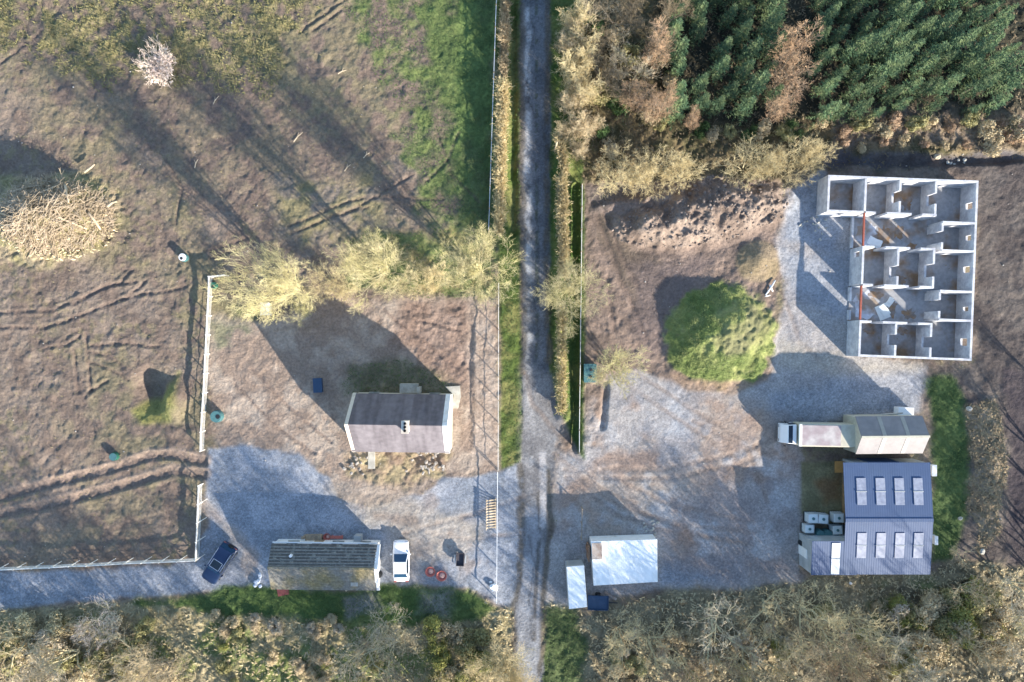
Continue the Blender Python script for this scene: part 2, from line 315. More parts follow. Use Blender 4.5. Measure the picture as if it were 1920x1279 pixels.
layer(polymask([(978, 950), (1015, 950), (1012, 1279), (962, 1279)], .4, .4), A(.23, .235, .25), A(.31, .315, .33), amt=.9, g=.2)
layer(sstep(.35, .12, linedist([(1006, 900), (1012, 980), (1004, 1100), (1000, 1200)], .4)), A(.06, .055, .05), A(.10, .09, .08), amt=.8, patch=(.3, .55, F2))
for ed_ in ([(978, 870), (977, 1000), (966, 1140), (959, 1300)], [(1029, 880), (1030, 1000), (1019, 1130), (1014, 1300)], [(1028, -50), (1027, 300), (1027, 680)], [(978, -50), (977, 300), (980, 700)]):
    layer(sstep(.55, .15, linedist(ed_, .9)), A(.075, .065, .05), A(.12, .10, .075), amt=.8, patch=(.28, .5, F2*.5+F3*.5))
for ed_ in ([(990, -50), (996, 60), (988, 150), (1000, 240)], [(1012, 330), (1004, 420), (1014, 520)], [(985, 1010), (1000, 1060), (990, 1120), (996, 1200)], [(992, 560), (1010, 600), (1002, 660)]):
    layer(sstep(.16, .05, linedist(ed_, 1.2)), A(.04, .04, .04), A(.05, .05, .05), amt=.4)
layer(sstep(.25, .1, linedist([(1006, -60), (1006, 300), (1006, 680)], .3)), A(.07, .075, .06), A(.06, .07, .04), amt=.7, patch=(.4, .6, F3))
layer(sstep(.5, .2, linedist([(1018, 850), (1020, 900), (1016, 985)], .3)), A(.36, .34, .33), A(.42, .4, .39), amt=.8)
# left field: pit rim, wheel tracks
layer(polymask([(250, 770), (300, 745), (335, 700), (340, 760), (320, 790), (270, 790)], .5, .6), A(.24, .23, .07), A(.18, .19, .06), amt=.85, r=.12)
layer(polymask([(-60, 330), (190, 330), (225, 380), (215, 460), (90, 500), (-60, 490)], .8, 1), A(.37, .30, .19), A(.29, .26, .12), amt=.8, r=.22)
# -------- height
Z = (F4-.5)*.5
flat = polymask([(400, 560), (930, 560), (1000, 560), (1000, 1140), (0, 1150), (385, 1060)], 3, 1)
Z *= (1-.8*flat)
yard2 = polymask([(1100, 680), (1450, 690), (1470, 400), (1540, 320), (1840, 320), (1840, 700), (1760, 1090), (1100, 1130)], 2, .5)
Z *= (1-.9*yard2)
roadm = polymask([(940, -80), (1060, -80), (1060, 1360), (930, 1360)], 1.5, .2); Z *= (1-.9*roadm)
Z += rough*((fbm(X, Y, .75, 3, 5)-.5)*3.2+(fbm(X, Y, .33, 2, 1)-.5)*1.6)
Z += rough*(fbm(X, Y, 2.4, 3, 2)-.5)*2.0
def hump(r, h, p=1.0): return h*(1-sstep(0, 1, np.clip(r, 0, 1)))**p
Z += hump(mnd/1.12, 2.3, .8)*(.85+.3*F2)
Z += hump(heap/1.2, 2.0, .8)*(.75+.5*F2)
Z += hump(bump2(1180, 380, 90, 22, math.radians(10)), .7)
Z += hump(bump2(1420, 490, 55, 55), .8)
Z += hump(bump2(1850, 880, 60, 190), .7)*(.8+.4*F2)
Z += hump(bump2(105, 405, 135, 95), 3.2)*(.7+.5*F2)
Z -= hump(bump2(283, 732, 42, 52), 1.3, .8)
Z += hump(bump2(326, 752, 36, 50), 1.15)
Z += hump(bump2(560, 625, 60, 30), .3)
Z -= .5*sstep(.9, .2, linedist([(1545, 298), (1750, 302), (1960, 290)], .6))
Z -= .35*sstep(.5, .1, linedist([(1136, 720), (1130, 800)], .2))
Z -= .45*sstep(.55, .1, linedist([(962, -60), (963, 440)], .2))
Z -= .5*sstep(.7, .2, linedist([(1078, 350), (1079, 840)], .2))
Z += .35*sstep(1.1, .3, linedist([(940, -60), (936, 430)], .3))
Z += .45*sstep(1.1, .3, linedist([(1055, 250), (1056, 780)], .3))
def rut_or_shade(pts, dep=.08, w=.26, tint=.55, pale=None, cont=.4):
    d = linedist(pts, .35)
    fd = cont+(1-cont)*sstep(.30, .55, F2*.6+F3*.4)
    Z[:] = Z+fd*(-dep*sstep(w*1.5, w*.4, d)+dep*.45*sstep(w*1.4, 0, np.abs(d-w*2.0)))
    m = sstep(w*1.6, w*.5, d)*tint*(cont+(1-cont)*sstep(.35, .6, F2))
    c = A(.155, .11, .09) if pale is None else pale
    colr[:] = colr*(1-m[..., None])+c*m[..., None]
PL = A(.32, .24, .185)
def offs(pts, dx, dy): return [(a+dx, b+dy) for a, b in pts]
T1 = [(-60, 945), (0, 927), (100, 902), (201, 877), (285, 850), (330, 848), (385, 862)]
T2 = [(-60, 978), (0, 961), (110, 938), (218, 910), (325, 879), (385, 886)]
for tr in (T1, T2):
    d = linedist(tr, .3); m = sstep(1.0, .3, d)*.85
    colr[:] = colr*(1-m[..., None])+PL*m[..., None]
    rut_or_shade(tr, .15, .22, .3, None, .85); rut_or_shade(offs(tr, 0, 8), .18, .25, .6, None, .85)
for tr in ([(-40, 585), (0, 585), (100, 581), (161, 554), (202, 534), (255, 528)], [(-40, 613), (84, 613), (130, 600)], [(131, 598), (190, 576), (235, 558), (262, 538), (275, 525)],
           [(140, 570), (180, 548), (225, 530), (250, 505)], [(230, 560), (270, 552), (320, 545), (352, 535)], [(168, 660), (210, 668), (235, 690)], [(168, 679), (205, 690), (240, 712)],
           [(161, 625), (165, 690), (170, 736)], [(138, 655), (142, 700), (146, 736)], [(80, 655), (130, 645), (150, 630)], [(168, 735), (200, 715)], [(170, 648), (240, 645), (300, 650)],
           [(395, 470), (430, 458), (470, 445)], [(395, 485), (440, 470)], [(540, 425), (610, 395), (682, 370), (750, 372), (830, 375)], [(548, 437), (625, 405), (690, 388)],
           [(640, 405), (720, 360), (770, 330)], [(560, 62), (620, 20), (660, -10)], [(585, 60), (640, 20)], [(820, 250), (850, 330), (900, 380)], [(800, 340), (840, 300), (860, 250)],
           [(310, 300), (340, 350), (330, 420)], [(0, 120), (40, 90), (80, 60)],
           [(470, 690), (540, 760), (620, 830)], [(440, 720), (520, 800), (590, 850)], [(780, 600), (860, 620)], [(720, 580), (790, 640), (860, 690)]):
    rut_or_shade(tr, .085, .17, .5, None, .6)
for tr in ([(884, 590), (884, 720), (880, 835)], [(1140, 520), (1150, 620)], [(1112, 380), (1140, 460), (1170, 540), (1215, 640)], [(1125, 380), (1160, 470), (1195, 540)]):  # first line is the lane fence's shadow, tinted and carved into the ground
    rut_or_shade(tr, .07, .25, .35)
for tr in ([(1040, 850), (1100, 900), (1200, 960), (1330, 1010)], [(1045, 835), (1120, 880), (1240, 940), (1400, 980)], [(1150, 700), (1260, 780), (1380, 860)], [(1180, 690), (1300, 770), (1450, 860)], [(1470, 560), (1500, 640), (1560, 700)],
           [(1060, 880), (1160, 950), (1280, 985), (1420, 1000)], [(1062, 895), (1160, 968), (1280, 1003), (1400, 1020)], [(1130, 880), (1250, 880), (1380, 850), (1460, 820)], [(1130, 898), (1260, 898), (1390, 868), (1465, 840)], [(1300, 790), (1400, 840), (1440, 940)],
           [(1060, 830), (1000, 760), (985, 700)], [(985, 930), (900, 960), (760, 1000)], [(980, 1000), (880, 1010), (800, 1000)]):
    rut_or_shade(tr, .04, .24, .5, A(.22, .165, .13))
RP = polymask([(976, -80), (1031, -80), (1030, 700), (1050, 800), (1028, 1000), (1014, 1360), (958, 1360), (976, 1000)], .6, .1)
cx = np.abs((X-G(1003, 0)[0])); Z += RP*(.05-.02*cx)
# flat pads under buildings
def pad(poly, z=0.0, soft=.6):
    m = polymask(poly, soft, 0); Z[:] = Z*(1-m)+z*m
pad([(1540, 335), (1830, 340), (1815, 675), (1590, 670)]); pad([(635, 735), (860, 735), (860, 845), (635, 840)])
pad([(1470, 785), (1745, 775), (1740, 850), (1470, 845)]); pad([(1500, 865), (1750, 865), (1750, 1075), (1500, 1070)])
pad([(500, 1005), (720, 1005), (720, 1100), (500, 1100)]); pad([(1060, 1010), (1235, 1010), (1235, 1140), (1060, 1140)])
pad([(735, 1010), (770, 1010), (770, 1095), (735, 1095)]); pad([(375, 1015), (455, 1015), (455, 1100), (375, 1100)])
edge = np.minimum(np.minimum(X-xs[0], xs[-1]-X), np.minimum(Y-ys[0], ys[-1]-Y)); Z *= sstep(0, 3, edge); rough *= 1
colr *= (0.86+.28*F3)[..., None]; colr = np.clip(colr, .01, .9)
def hz(x, y):
    i = min(max(int((x-xs[0])/ST), 0), NX-2); j = min(max(int((y-ys[0])/ST), 0), NY-2)
    fx = (x-xs[i])/ST; fy = (y-ys[j])/ST
    fx = min(max(fx, 0), 1); fy = min(max(fy, 0), 1)
    return float((Z[j, i]*(1-fx)+Z[j, i+1]*fx)*(1-fy)+(Z[j+1, i]*(1-fx)+Z[j+1, i+1]*fx)*fy)

gm = bpy.data.materials.new('ground_surface'); gm.use_nodes = True; n = gm.node_tree; n.nodes.clear(); L = n.links
out = n.nodes.new('ShaderNodeOutputMaterial'); p = n.nodes.new('ShaderNodeBsdfPrincipled'); L.new(p.outputs[0], out.inputs[0])
p.inputs['Roughness'].default_value = .92; p.inputs['Specular IOR Level'].default_value = .2
at = n.nodes.new('ShaderNodeAttribute'); at.attribute_name = 'albedo'
ag = n.nodes.new('ShaderNodeAttribute'); ag.attribute_name = 'gravel'
tc = n.nodes.new('ShaderNodeTexCoord')
n1 = n.nodes.new('ShaderNodeTexNoise'); n1.inputs['Scale'].default_value = 3.6; n1.inputs['Detail'].default_value = 6; n1.inputs['Roughness'].default_value = .7; L.new(tc.outputs['Object'], n1.inputs['Vector'])
mr = n.nodes.new('ShaderNodeMapRange'); mr.inputs[1].default_value = .28; mr.inputs[2].default_value = .72; mr.inputs[3].default_value = .66; mr.inputs[4].default_value = 1.34; L.new(n1.outputs[0], mr.inputs[0])
vo = n.nodes.new('ShaderNodeTexVoronoi'); vo.inputs['Scale'].default_value = 8.5; L.new(tc.outputs['Object'], vo.inputs['Vector'])
sp = n.nodes.new('ShaderNodeSeparateColor'); L.new(vo.outputs['Color'], sp.inputs[0])
mg = n.nodes.new('ShaderNodeMapRange'); mg.inputs[3].default_value = .80; mg.inputs[4].default_value = 1.20; L.new(sp.outputs[0], mg.inputs[0])
mf = n.nodes.new('ShaderNodeMix'); mf.inputs['A'].default_value = 1.0; L.new(ag.outputs['Fac'], mf.inputs['Factor']); L.new(mg.outputs[0], mf.inputs['B'])
mu = n.nodes.new('ShaderNodeMath'); mu.operation = 'MULTIPLY'; L.new(mr.outputs[0], mu.inputs[0]); L.new(mf.outputs['Result'], mu.inputs[1])
vm = n.nodes.new('ShaderNodeVectorMath'); vm.operation = 'SCALE'; L.new(at.outputs['Color'], vm.inputs[0]); L.new(mu.outputs[0], vm.inputs['Scale'])
L.new(vm.outputs[0], p.inputs['Base Color'])
bs = n.nodes.new('ShaderNodeMapRange'); bs.inputs[3].default_value = 1.0; bs.inputs[4].default_value = .22; L.new(ag.outputs['Fac'], bs.inputs[0])
bp = n.nodes.new('ShaderNodeBump'); bp.inputs['Distance'].default_value = .16; L.new(bs.outputs[0], bp.inputs['Strength']); L.new(n1.outputs[0], bp.inputs['Height']); L.new(bp.outputs[0], p.inputs['Normal'])

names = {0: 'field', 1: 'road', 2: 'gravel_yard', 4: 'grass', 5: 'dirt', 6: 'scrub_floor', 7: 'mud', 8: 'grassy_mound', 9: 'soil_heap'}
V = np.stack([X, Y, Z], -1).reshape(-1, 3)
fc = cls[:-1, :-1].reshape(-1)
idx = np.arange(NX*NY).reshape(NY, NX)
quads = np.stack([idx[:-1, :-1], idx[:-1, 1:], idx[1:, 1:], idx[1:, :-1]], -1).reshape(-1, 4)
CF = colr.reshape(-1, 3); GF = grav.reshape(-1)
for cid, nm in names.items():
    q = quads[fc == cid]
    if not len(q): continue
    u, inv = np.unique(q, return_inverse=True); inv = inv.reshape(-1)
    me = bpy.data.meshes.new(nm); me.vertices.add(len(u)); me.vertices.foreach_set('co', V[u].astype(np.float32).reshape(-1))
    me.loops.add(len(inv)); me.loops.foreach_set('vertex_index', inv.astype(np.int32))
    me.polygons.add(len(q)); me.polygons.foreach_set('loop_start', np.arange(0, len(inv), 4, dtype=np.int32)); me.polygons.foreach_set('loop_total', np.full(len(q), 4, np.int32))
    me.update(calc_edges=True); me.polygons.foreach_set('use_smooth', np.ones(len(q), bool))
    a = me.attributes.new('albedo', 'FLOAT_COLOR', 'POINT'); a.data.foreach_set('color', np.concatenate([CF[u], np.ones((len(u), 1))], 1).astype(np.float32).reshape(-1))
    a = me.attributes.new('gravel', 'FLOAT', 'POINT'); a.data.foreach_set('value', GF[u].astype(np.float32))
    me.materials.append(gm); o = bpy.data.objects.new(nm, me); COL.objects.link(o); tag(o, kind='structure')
far = mat('far_field', (.16, .15, .075), .95, .3, .05, (.2, .15, .11), .02)
b = MB(); B = 2500; x0, x1, y0, y1 = xs[0], xs[-1], ys[0], ys[-1]
b.add([(x0, y0, 0), (x1, y0, 0), (x1, y1, 0), (x0, y1, 0), (-B, -B, 0), (B, -B, 0), (B, B, 0), (-B, B, 0)], [(4, 5, 1, 0), (5, 6, 2, 1), (6, 7, 3, 2), (7, 4, 0, 3)])
tag(b.build('ground', far), kind='structure')

# ------------------------------------------------------------------ materials
M = dict(
 white=mat('white_paint', (.80, .80, .78), .55, .06, 4, (.62, .60, .54), 1.2, (.55, .75)),
 fence=mat('white_fence_timber', (.78, .75, .68), .7, .10, 5, (.55, .5, .42), 1.5, (.5, .75)),
 wire=mat('galvanised_wire', (.50, .53, .55), .5, .1, 8, metal=.3),
 grnmesh=mat('green_mesh', (.07, .15, .09), .7, .25, 6, (.12, .2, .13), 1.0),
 timber=mat('weathered_timber', (.36, .28, .19), .85, .25, 7, (.25, .2, .15), 1.5),
 pale=mat('pale_dead_wood', (.58, .47, .33), .9, .25, 5, (.42, .33, .22), 1.0),
 slate=mat('slate_roof', (.178, .160, .172), .75, .2, 2.0, (.125, .11, .12), .55, (.42, .62), bump=.12, bscale=9, spec=.4, stretch=(2.2, .35, .35)),
 render=mat('cream_render', (.66, .60, .50), .85, .1, 3, (.52, .46, .38), .8, (.5, .7), bump=.2),
 tile=mat('old_fibre_tile', (.105, .10, .092), .9, .35, 5, (.25, .25, .22), 1.8, (.52, .66), bump=.5, bscale=14),
 moss=mat('mossy_tile', (.225, .185, .095), .95, .4, 4, (.20, .19, .165), .35, (.40, .58), bump=.7, bscale=10),
 steel=mat('blue_steel_sheet', (.042, .080, .168), .55, .06, 1.5, (.048, .088, .172), .35, (.4, .7), wave=('X', 1.3, .10)),
 lite=mat('rooflight_sheet', (.32, .34, .40), .5, .15, 3, (.24, .26, .33), 2.0, wave=('X', 4.0, .12)),
 clad=mat('grey_cladding', (.40, .42, .43), .7, .1, 2, (.32, .34, .34), .8, wave=('X', 3.0, .3)),
 block=mat('concrete_block', (.60, .60, .60), .9, .14, 4, (.44, .44, .46), 1.4, (.42, .62), bump=.3, bscale=12),
 floor=mat('floor_concrete', (.30, .305, .315), .8, .2, 2.5, (.24, .155, .09), .35, (.50, .66)),
 floorw=mat('floor_dusty', (.55, .57, .62), .85, .15, 3, (.28, .22, .17), .5, (.45, .6)),
 red=mat('red_oxide_steel', (.33, .085, .05), .7, .2, 5),
 conc=mat('pale_concrete', (.48, .46, .40), .9, .15, 3, (.36, .34, .29), 1.2),
 black=mat('black_plastic', (.018, .02, .022), .5, .1, 5),
 rubber=mat('tyre_rubber', (.02, .02, .02), .85, .1, 5),
 glass=mat('dark_glass', (.012, .022, .035), .08, .05, 2),
 glassb=mat('tinted_windscreen', (.02, .06, .12), .08, .05, 2),
 navy=mat('navy_car_paint', (.012, .028, .075), .28, .05, 3),
 carw=mat('white_car_paint', (.82, .82, .82), .25, .03, 3),
 chrome=mat('bright_metal', (.65, .67, .70), .25, .05, 5, metal=.8),
 redp=mat('red_plastic', (.45, .13, .10), .55, .12, 6),
 teal=mat('teal_plastic', (.07, .17, .175), .5, .15, 5),
 green=mat('green_plastic', (.03, .15, .10), .5, .15, 5),
 blue=mat('blue_plastic', (.025, .06, .12), .5, .15, 4),
 ibc=mat('milky_tank_plastic', (.70, .74, .72), .45, .06, 3),
 rust=mat('rusty_sheet', (.30, .225, .18), .8, .2, 5, (.42, .36, .31), 1.5),
 orange=mat('orange_ply', (.46, .24, .07), .8, .15, 3),
 trk=mat('weathered_truck_roof', (.33, .265, .265), .7, .15, 2, (.44, .40, .38), .7, (.42, .6)),
 cream=mat('cream_panel', (.50, .47, .36), .6, .08, 3, (.42, .38, .30), 1.0, (.5, .7)),
 wroof=mat('white_flat_roof', (.84, .86, .85), .55, .08, 2, (.66, .68, .64), .55, (.52, .72), wave=('X', 1.6, .06)),
 sheet=mat('grey_pink_sheet', (.21, .195, .195), .6, .1, 2, (.24, .22, .215), .7, wave=('X', 3.2, .12), spec=.4),
 strip=mat('translucent_strip', (.32, .30, .26), .5, .1, 3),
 rib=mat('lichen_rib', (.26, .245, .21), .9, .3, 6, (.2, .19, .16), 2.0),
 front_infill=mat('open_front_brown', (.17, .125, .07), .9, .3, 4, (.28, .17, .07), .6, (.45, .65)),  # brown tone of the open shed bay's inside
 stone=mat('rubble_stone', (.40, .37, .33), .95, .25, 5, (.28, .25, .22), 2.0, rnd=.2),
)

# ------------------------------------------------------------------ unfinished blockwork house (right)
TH = math.radians(2.24); HW = 2.55
KU = S*(H-HW)/H
O0 = PZ(1555, 330, HW)
uh = thing('unfinished_house', (O0.x, O0.y, 0), -TH, 'roofless grey blockwork house shell with bare rooms and concrete floors', 'building')
def q2(u, v): return (u*KU, -v*KU)
_hi = [0]
def wall(mb, u0, v0, u1, v1, t=.22, openings=(), h=HW):
    """a straight wall in the house frame; openings are (start, end, sill, head) in px along it and metres up"""
    _hi[0] += 1; h = h+.0027*(_hi[0] % 9)
    a = Vector(q2(u0, v0)); c = Vector(q2(u1, v1)); d = c-a; Ln = d.length; ang = math.atan2(d.y, d.x)
    def seg(s0, s1, z0, z1):
        if s1-s0 < .02 or z1-z0 < .02: return
        m_ = a+d*((s0+s1)/2/Ln); mb.box((m_.x, m_.y, (z0+z1)/2), (s1-s0, t, z1-z0), ang)
    cur = 0
    for (o0, o1, zs, ze) in sorted(openings):
        o0 *= KU; o1 *= KU
        seg(cur, o0, 0, h); seg(o0, o1, 0, zs)
        if ze < h-.05: seg(o0, o1, ze, h)
        cur = o1
    seg(cur, Ln, 0, h)
def wpart(name, *segs):
    mb = MB()
    for s_ in segs: wall(mb, *s_[0], **(s_[1] if len(s_) > 1 else {}))
    return mb.build(name, M['block'], uh)
WIN = (.95, 2.1)
wpart('outer_wall', ((-2, 0, 280, 0),))                                                     # north
wpart('outer_wall', ((278, 2.2, 278, 331.8), dict(openings=[(34, 46, 1.0, 2.05), (96, 106, 1.2, 2.05), (155, 167, 1.0, 2.05), (232, 240, 1.2, 2.05), (292, 306, 1.0, 2.05)])))
wpart('outer_wall', ((67, 334, 280, 334),))
wpart('outer_wall', ((0, 2.2, 0, 62.8),))                                                  # garage west
wpart('outer_wall', ((-2, 65, 66.8, 65), dict(openings=[(18, 37, .9, 2.1)])))                 # garage south
wpart('outer_wall', ((69, 2.2, 69, 63),))
wpart('outer_wall', ((69, 129, 69, 200), dict(openings=[(8, 18, .9, 2.0)])))
wpart('outer_wall', ((69, 268, 69, 331.8),))
# front openings with low sill walls under the steel
wpart('sill_wall', ((67.5, 67, 67.5, 127), dict(h=.35)))
wpart('sill_wall', ((67.5, 203, 67.5, 230), dict(h=.45)))
wpart('sill_wall', ((67.5, 247, 67.5, 266), dict(h=.45)))
b = MB(); b.box((*q2(69, 97), HW-.10), (.16, 62*KU, .2)); b.build('steel_lintel', M['red'], uh, bevel=.01)
b = MB(); b.box((*q2(69, 235), HW-.12), (.18, 64*KU, .2)); b.build('steel_lintel', M['red'], uh, bevel=.01)
# partitions
for (u, v0, v1, n0, n1) in ((134, 2.2, 63, 20, 40), (201, 2.2, 68, 22, 42), (135, 131, 199, 32, 52), (202, 131, 203, 26, 50), (136, 272, 331.8, 20, 40), (202, 272, 331.8, 22, 42)):
    wpart('partition_wall', ((u, v0, u, v1), dict(openings=[(n0, n1, 1.15, 9)])))
for (v, dv) in ((65.4, 1.0), (129.5, -1), (201, 1), (270, -1)):
    wpart('partition_wall', ((71, v, 204, v), dict(openings=[(19, 40, 0, 9), (86, 106, 0, 9)])))
for (v0, v1) in ((78, 131), (207, 261)):
    wpart('partition_wall', ((216, v0, 276, v0),)); wpart('partition_wall', ((216, v1, 276, v1),))
    wpart('partition_wall', ((216, v0+2, 216, v1-2), dict(openings=[(15, 36, 0, 9)])))
b = MB(); x_, y_ = q2(174, 167); b.box((x_, y_, .03), (212*KU, 336*KU, .10)); x_, y_ = q2(34, 32); b.box((x_, y_, .028), (72*KU, 66*KU, .10)); b.build('floor_slab', M['floor'], uh)
b = MB()
for (u, v, a, c) in ((96, 97, 44, 50), (100, 236, 52, 56)):
    b = MB(); poly = []
    for k in range(22):
        t = 2*math.pi*k/22; r = .75+.5*R.random(); poly.append((q2(u, v)[0]+a*KU/2*r*math.cos(t), q2(u, v)[1]+c*KU/2*r*math.sin(t)))
    b.prism(poly, .081, .088); b.build('dusty_screed_patch', M['floorw'], uh)
RUSTY = mat('rust_stained_screed', (.27, .17, .095), .9, .3, 3, (.22, .19, .17), 1.2)
for i_, (u, v, a, c) in enumerate(((128, 100, 30, 34), (158, 92, 22, 26), (185, 118, 18, 14), (150, 236, 26, 40), (185, 250, 26, 20), (120, 215, 26, 16), (172, 35, 20, 26), (165, 185, 26, 16), (110, 285, 26, 14), (172, 284, 26, 14))):
    b = MB(); poly = []
    for k in range(26):
        t = 2*math.pi*k/26; r = .6+.7*R.random(); poly.append((q2(u, v)[0]+a*KU/2*r*math.cos(t), q2(u, v)[1]+c*KU/2*r*math.sin(t)))
    b.prism(poly, .0805, .0905+.0011*i_); b.build('stained_patch', RUSTY, uh)
for (px, py, sx, sy, rz, m_, nm, lb, ct) in ((1655, 605-20, 1.2, 1.6, .4, 'ibc', 'insulation_sheet', 'large pale insulation sheet lying on the floor of the lower hall', 'sheet'),
        (1668, 567, 1.0, .6, .9, 'ibc', 'insulation_sheet', 'small pale insulation sheet leaning by the wall stub of the lower hall', 'sheet'),
        (1640, 455, 1.5, .9, -.5, 'wroof', 'insulation_sheet', 'light blue sheet lying by the doorway in the upper hall', 'sheet')):
    w_ = PZ(px, py, .12); b = MB(); b.box((0, 0, .03), (sx, sy, .06)); b.box((.2, .1, .085), (sx*.7, sy*.8, .05), .2)
    o = b.build(nm, M[m_], bevel=.01); o.location = (w_.x, w_.y, .09); o.rotation_euler = (0, 0, rz); tag(o, lb, ct)

# ------------------------------------------------------------------ gabled buildings
def gable(name, x0, x1, yn, yr, ys_, ze, zr, label, wallm, roofn, roofs, over=.15, verge=.1, inset=0.0, rz=0.0, cat='building', th=.12):
    """x0..x1 along the ridge, yn north eave, ys south eave (world metres); roof as two slopes"""
    cx, cy = (x0+x1)/2, yr
    t = thing(name, (cx, cy, 0), rz, label, cat)
    a, c = x0-cx, x1-cx; n_, s_ = yn-cy, ys_-cy
    a_ = a; a = a+inset; b = MB(); w = .02
    b.add([(a, s_, 0), (c, s_, 0), (c, n_, 0), (a, n_, 0), (a, s_, ze-w), (c, s_, ze-w), (c, n_, ze-w), (a, n_, ze-w), (a, 0, zr-w), (c, 0, zr-w)],
          [(0, 1, 5, 4), (2, 3, 7, 6), (1, 2, 6, 9, 5), (3, 0, 4, 8, 7), (4, 5, 9, 8), (6, 7, 8, 9), (3, 2, 1, 0)])
    b.build('wall', wallm, t)
    a = a_; A0, C0 = a-verge, c+verge
    for (ye, m_) in ((n_, roofn), (s_, roofs)):
        sl_ = (zr-ze)/abs(ye); yo = ye+math.copysign(over, ye); zo = ze-sl_*over
        b = MB(); g = .0 if ye > 0 else .006
        b.add([(A0, 0, zr+g), (C0, 0, zr+g), (C0, yo, zo+g), (A0, yo, zo+g), (A0, 0, zr+th+g), (C0, 0, zr+th+g), (C0, yo, zo+th+g), (A0, yo, zo+th+g)],
              [(3, 2, 1, 0), (4, 5, 6, 7), (0, 1, 5, 4), (1, 2, 6, 5), (2, 3, 7, 6), (3, 0, 4, 7)])
        b.build('roof', m_, t)
    return t
def slope_z(y, ye, ze, zr): return zr+(ze-zr)*(y/ye)
# ---- rendered house
ZE, ZR = 3.0, 6.2
a = PZ(647, 797, ZR); c = PZ(838, 797, ZR); yn = PZ(740, 741, ZE).y; ysv = PZ(740, 846, ZE).y
yr = a.y
ho = gable('cottage', a.x, c.x, yn, yr, ysv, ZE, ZR, 'cream rendered cottage with grey slate gable roof and one stub chimney', M['render'], M['slate'], M['slate'], rz=math.radians(-.8), verge=.02, over=.12)
hl = c.x-a.x; hn = yn-yr; hs = ysv-yr
for sx in (-1, 1):                                                       # raised gable copings
    b = MB(); w_ = .34 if sx < 0 else .5; x_ = sx*(hl/2+.02-w_/2+.02)
    prof = [(hn+.14, ZE-.2), (0, ZR+.2), (hs-.14, ZE-.2)]
    vv = []
    for (xx) in (x_-w_/2, x_+w_/2):
        vv += [(xx, hn+.16, ZE-.05), (xx, 0, ZR+.24), (xx, hs-.16, ZE-.05), (xx, hs-.16, ZE-.4), (xx, 0, ZR-.1), (xx, hn+.16, ZE-.4)]
    b.add(vv, [(0, 1, 7, 6), (1, 2, 8, 7), (2, 3, 9, 8), (3, 4, 10, 9), (4, 5, 11, 10), (5, 0, 6, 11), (5, 4, 1, 0), (4, 3, 2, 1), (6, 7, 10, 11), (7, 8, 9, 10)])
    b.build('gable_coping', M['white'] if sx > 0 else M['render'], ho)
b = MB(); b.box((1.0, -.1, 6.15), (.6, 1.1, 1.5)); b.box((1.0, -.1, 6.94), (.74, 1.25, .1)); ch = b.build('chimney', M['render'], ho, bevel=.02)
ch['label'] = 'stub chimney with three dark flues'
for k in range(3):
    b = MB(); b.cyl((1.0, -.45+.35*k, 6.99), .14, .2, 12, .12, cap=False); b.cyl((1.0, -.45+.35*k, 7.0), .115, .01, 12); b.build('chimney_pot', M['black'], ch)
for (xx, y_, sgn) in ((-3.6, hs-.01, -1), (-1.2, hs-.01, -1), (3.4, hs-.01, -1), (-3.2, hn+.01, 1), (3.2, hn+.01, 1)):
    b = MB(); b.box((xx, y_, 1.5), (1.0, .08, 1.1)); w_ = b.build('window', M['glass'], ho)
    b = MB(); b.box((xx, y_+sgn*.05, .9), (1.2, .16, .08)); b.build('window_sill', M['conc'], w_)
b = MB(); b.box((1.2, hs-.01, 1.02), (.95, .1, 2.04)); b.build('door', M['timber'], ho)
b = MB(); b.box((-.1+.5, hn+.55, .5), (1.9, 1.0, 1.0)); b.box((1.5, hn+.4, .7), (.35, .7, 1.4)); b.build('rear_porch', M['conc'], ho, bevel=.03)
w_ = PZ(852, 738); b = MB(); b.prism([(-1.0, .75), (.6, .85), (.7, -.3), (.4, -1.6), (-.3, -1.6), (-.1, -.2)], 0, .1)
o = b.build('concrete_pad', M['conc'], bevel=.02); o.location = (w_.x, w_.y, .0); tag(o, 'pale concrete pad at the corner of the cream cottage', 'slab')
w_ = PZ(697, 862); b = MB(); b.box((0, 0, .06), (.75, 1.9, .12)); o = b.build('garden_path', M['conc'], bevel=.02); o.location = (w_.x, w_.y, .02); tag(o, 'short pale concrete path leading from the front of the cream cottage', 'path')

# ---- mossy tiled cottage
ZE, ZR = 2.0, 3.1
a = PZ(503, 1065, ZR); c = PZ(702, 1067, ZR); yn = PZ(600, 1022, ZE).y; ysv = PZ(600, 1104, ZE).y; yr = a.y
mo = gable('bungalow', a.x, c.x, yn, yr, ysv, ZE, ZR, 'white bungalow under a moss covered ribbed tile roof beside the white car', M['white'], M['tile'], M['moss'], rz=math.radians(-.6), verge=.05, over=.1)
hl = c.x-a.x; hn = yn-yr; hs = ysv-yr
b = MB()
for k in range(7):
    y_ = hn*(k+.6)/7.2; b.box((0, y_, slope_z(y_, hn, ZE, ZR)+.15), (hl+.06, .12, .07))
b.build('roof_rib', M['rib'], mo)
b = MB(); b.box((0, 0, ZR+.15), (hl+.1, .24, .12)); b.build('ridge_cap', M['moss'], mo, bevel=.03)
vv = []
for xx in (hl/2-.02, hl/2+.36): vv += [(xx, hn+.1, ZE+.02), (xx, 0, ZR+.22), (xx, hs-.12, ZE+.02), (xx, hs-.12, ZE-.25), (xx, 0, ZR-.1), (xx, hn+.1, ZE-.25)]
b = MB(); b.add(vv, [(0, 1, 7, 6), (1, 2, 8, 7), (2, 3, 9, 8), (3, 4, 10, 9), (4, 5, 11, 10), (5, 0, 6, 11), (5, 4, 1, 0), (4, 3, 2, 1), (6, 7, 10, 11), (7, 8, 9, 10)]); b.build('barge_board', M['white'], mo)
